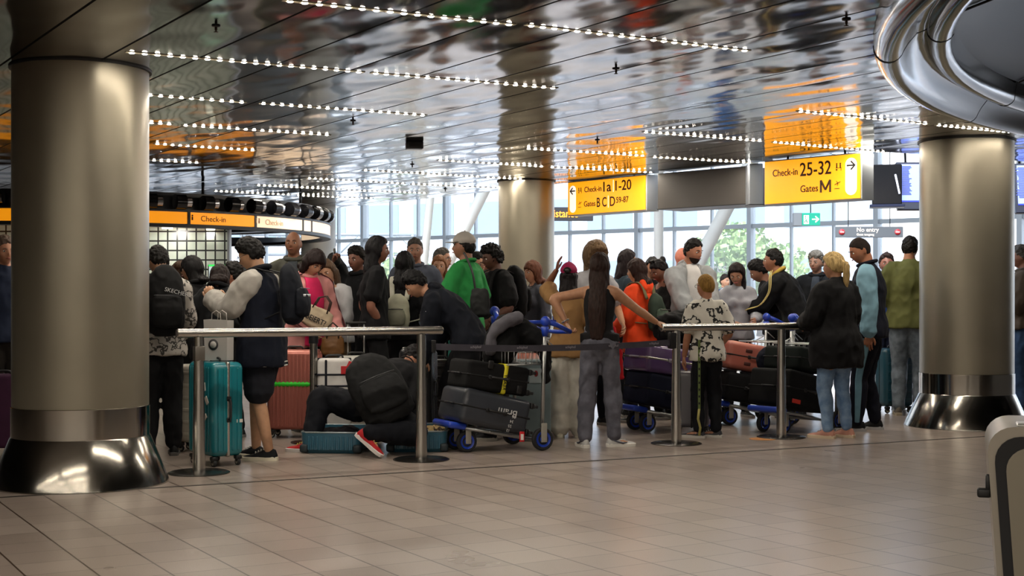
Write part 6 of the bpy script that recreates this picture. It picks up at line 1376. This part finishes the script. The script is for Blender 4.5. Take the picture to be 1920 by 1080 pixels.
bm = NB(); loft(bm, [(V((-.06, .02, .38)), .018, .012), (V((0, 0, .17)), .02, .012), (V((.005, 0, .05)), .026, .014), (V((.012, 0, -.1)), .03, .014)], V((1, 0, 0)), 12); part('cloth', remesh(bm, .01, 1, .006, 14, 2), mat('#c01c28', .8, 0, 'fabric'), rc)
T4 = trolley('luggage trolley with a salmon pink and a black suitcase, right of the boy', (2.72, 13.95, 0), 20)
lying('black suitcase, lower case under the salmon pink suitcase', (.46, .28, .66), '#18181b', tpt(T4, -.38, 0, .35), 20 + 180, 10, ribs='', hard=False)
pk, M_ = lying('salmon pink hard suitcase lying sloped on a black case', (.46, .28, .70), '#b5695a', tpt(T4, -.34, 0, .66), 20 + 180, 10, ribs='', rough=.35)
side = 1 if (M_ @ V((1, 0, 0))).y < 0 else -1
for z in (.20, .48):
    for y in (-.07, .06): bm = NB(); box(bm, (side * .230, y, z), (.012, .035, .075), .012, 3); part('recess', bm, mat('#4a221c', .6, 0, 'plastic'), pk)
np_ = empty('neck_pillow', P(1446, 676, 13.2), 0, 'rolled dark navy neck pillow beside the salmon pink suitcase', 'pillow')
bm = NB(); tube(bm, [V((.085 * cos(t), .0, .085 * sin(t))) for t in [2 * pi * i / 20 for i in range(20)]], .062, 14, closed=True); part('cushion', remesh(bm, .01, 2, .006, 12, 3), mat('#181c2e', .9, 0, 'fabric'), np_)
T5 = trolley('luggage trolley with two black suitcases and blue handles, left of the blond person', (2.93, 13.25, 0), 42)
b5, M_ = lying('large black suitcase with white square sticker, lower case left of the blond person', (.48, .34, .72), '#131416', tpt(T5, -.34, 0, .38), 42 + 180, 11, ribs='', hard=False, pockets=False)
side = 1 if (M_ @ V((1, 0, 0))).y < 0 else -1
bm = NB(); box(bm, (side * .243, .08, .26), (.004, .05, .05)); part('square_sticker', bm, mat('#c8c8c8', .6, 0, 'plastic'), b5, False); bm = NB(); box(bm, (side * .244, -.12, .60), (.006, .04, .13), .003, 1); part('red_tag', bm, mat('#d83424', .5, 0, 'plastic'), b5, False)
lying('dark green-black suitcase, upper case left of the blond person', (.44, .22, .56), '#16201e', tpt(T5, -.22, 0, .67), 42 + 180, 9, ribs='', hard=False)
# --- small carried things -----------------------------------------------------
tb = handbag('cream canvas bag with black letters hanging in front of the person in pink', P(588, 612, 12.75), rad(0), (.30, .10, .17), '#b9a88e', rot=(0, rad(24), rad(-6)), handles=True, name='canvas_bag', hc='#3a2a24')
word('T.BEIERT?', .072, BLACK, tb, (-.145, -.062, .05), (rad(90), 0, 0), sx=.85, bold=.001)
tn = handbag('tan leather bag below the handrail between the rose gold and white suitcases', (P(628, 655, 12.9).x, 12.75, .74), rad(4), (.22, .10, .16), '#6a4826', rough=.5, name='leather_bag')
P_ = green; o = handbag('dark grey shoulder bag hanging on the back of the green polo shirt', P(900, 592, 12.45), rad(-30), (.20, .09, .24), '#2a2c2c', name='shoulder_bag', handles=False)
strap(o, [V((-.06, .02, .22)), V((-.10, .03, .40)), V((-.22, .10, .56)), V((-.28, .16, .58))], .012, BLACK)
# wristwatch / bracelet details
P_ = longh; w0 = P_['J']['L'][2]; d_ = (P_['J']['L'][2] - P_['J']['L'][1]).normalized(); a_ = d_.orthogonal().normalized(); b_2 = d_.cross(a_)
bm = NB(); tube(bm, [w0 - d_ * .02 + a_ * .031 * cos(t) + b_2 * .031 * sin(t) for t in [2 * pi * i / 16 for i in range(16)]], .006, 6, closed=True); part('wristwatch', bm, mat('#c8c8c4', .25, .9, 'plastic'), P_['root'])
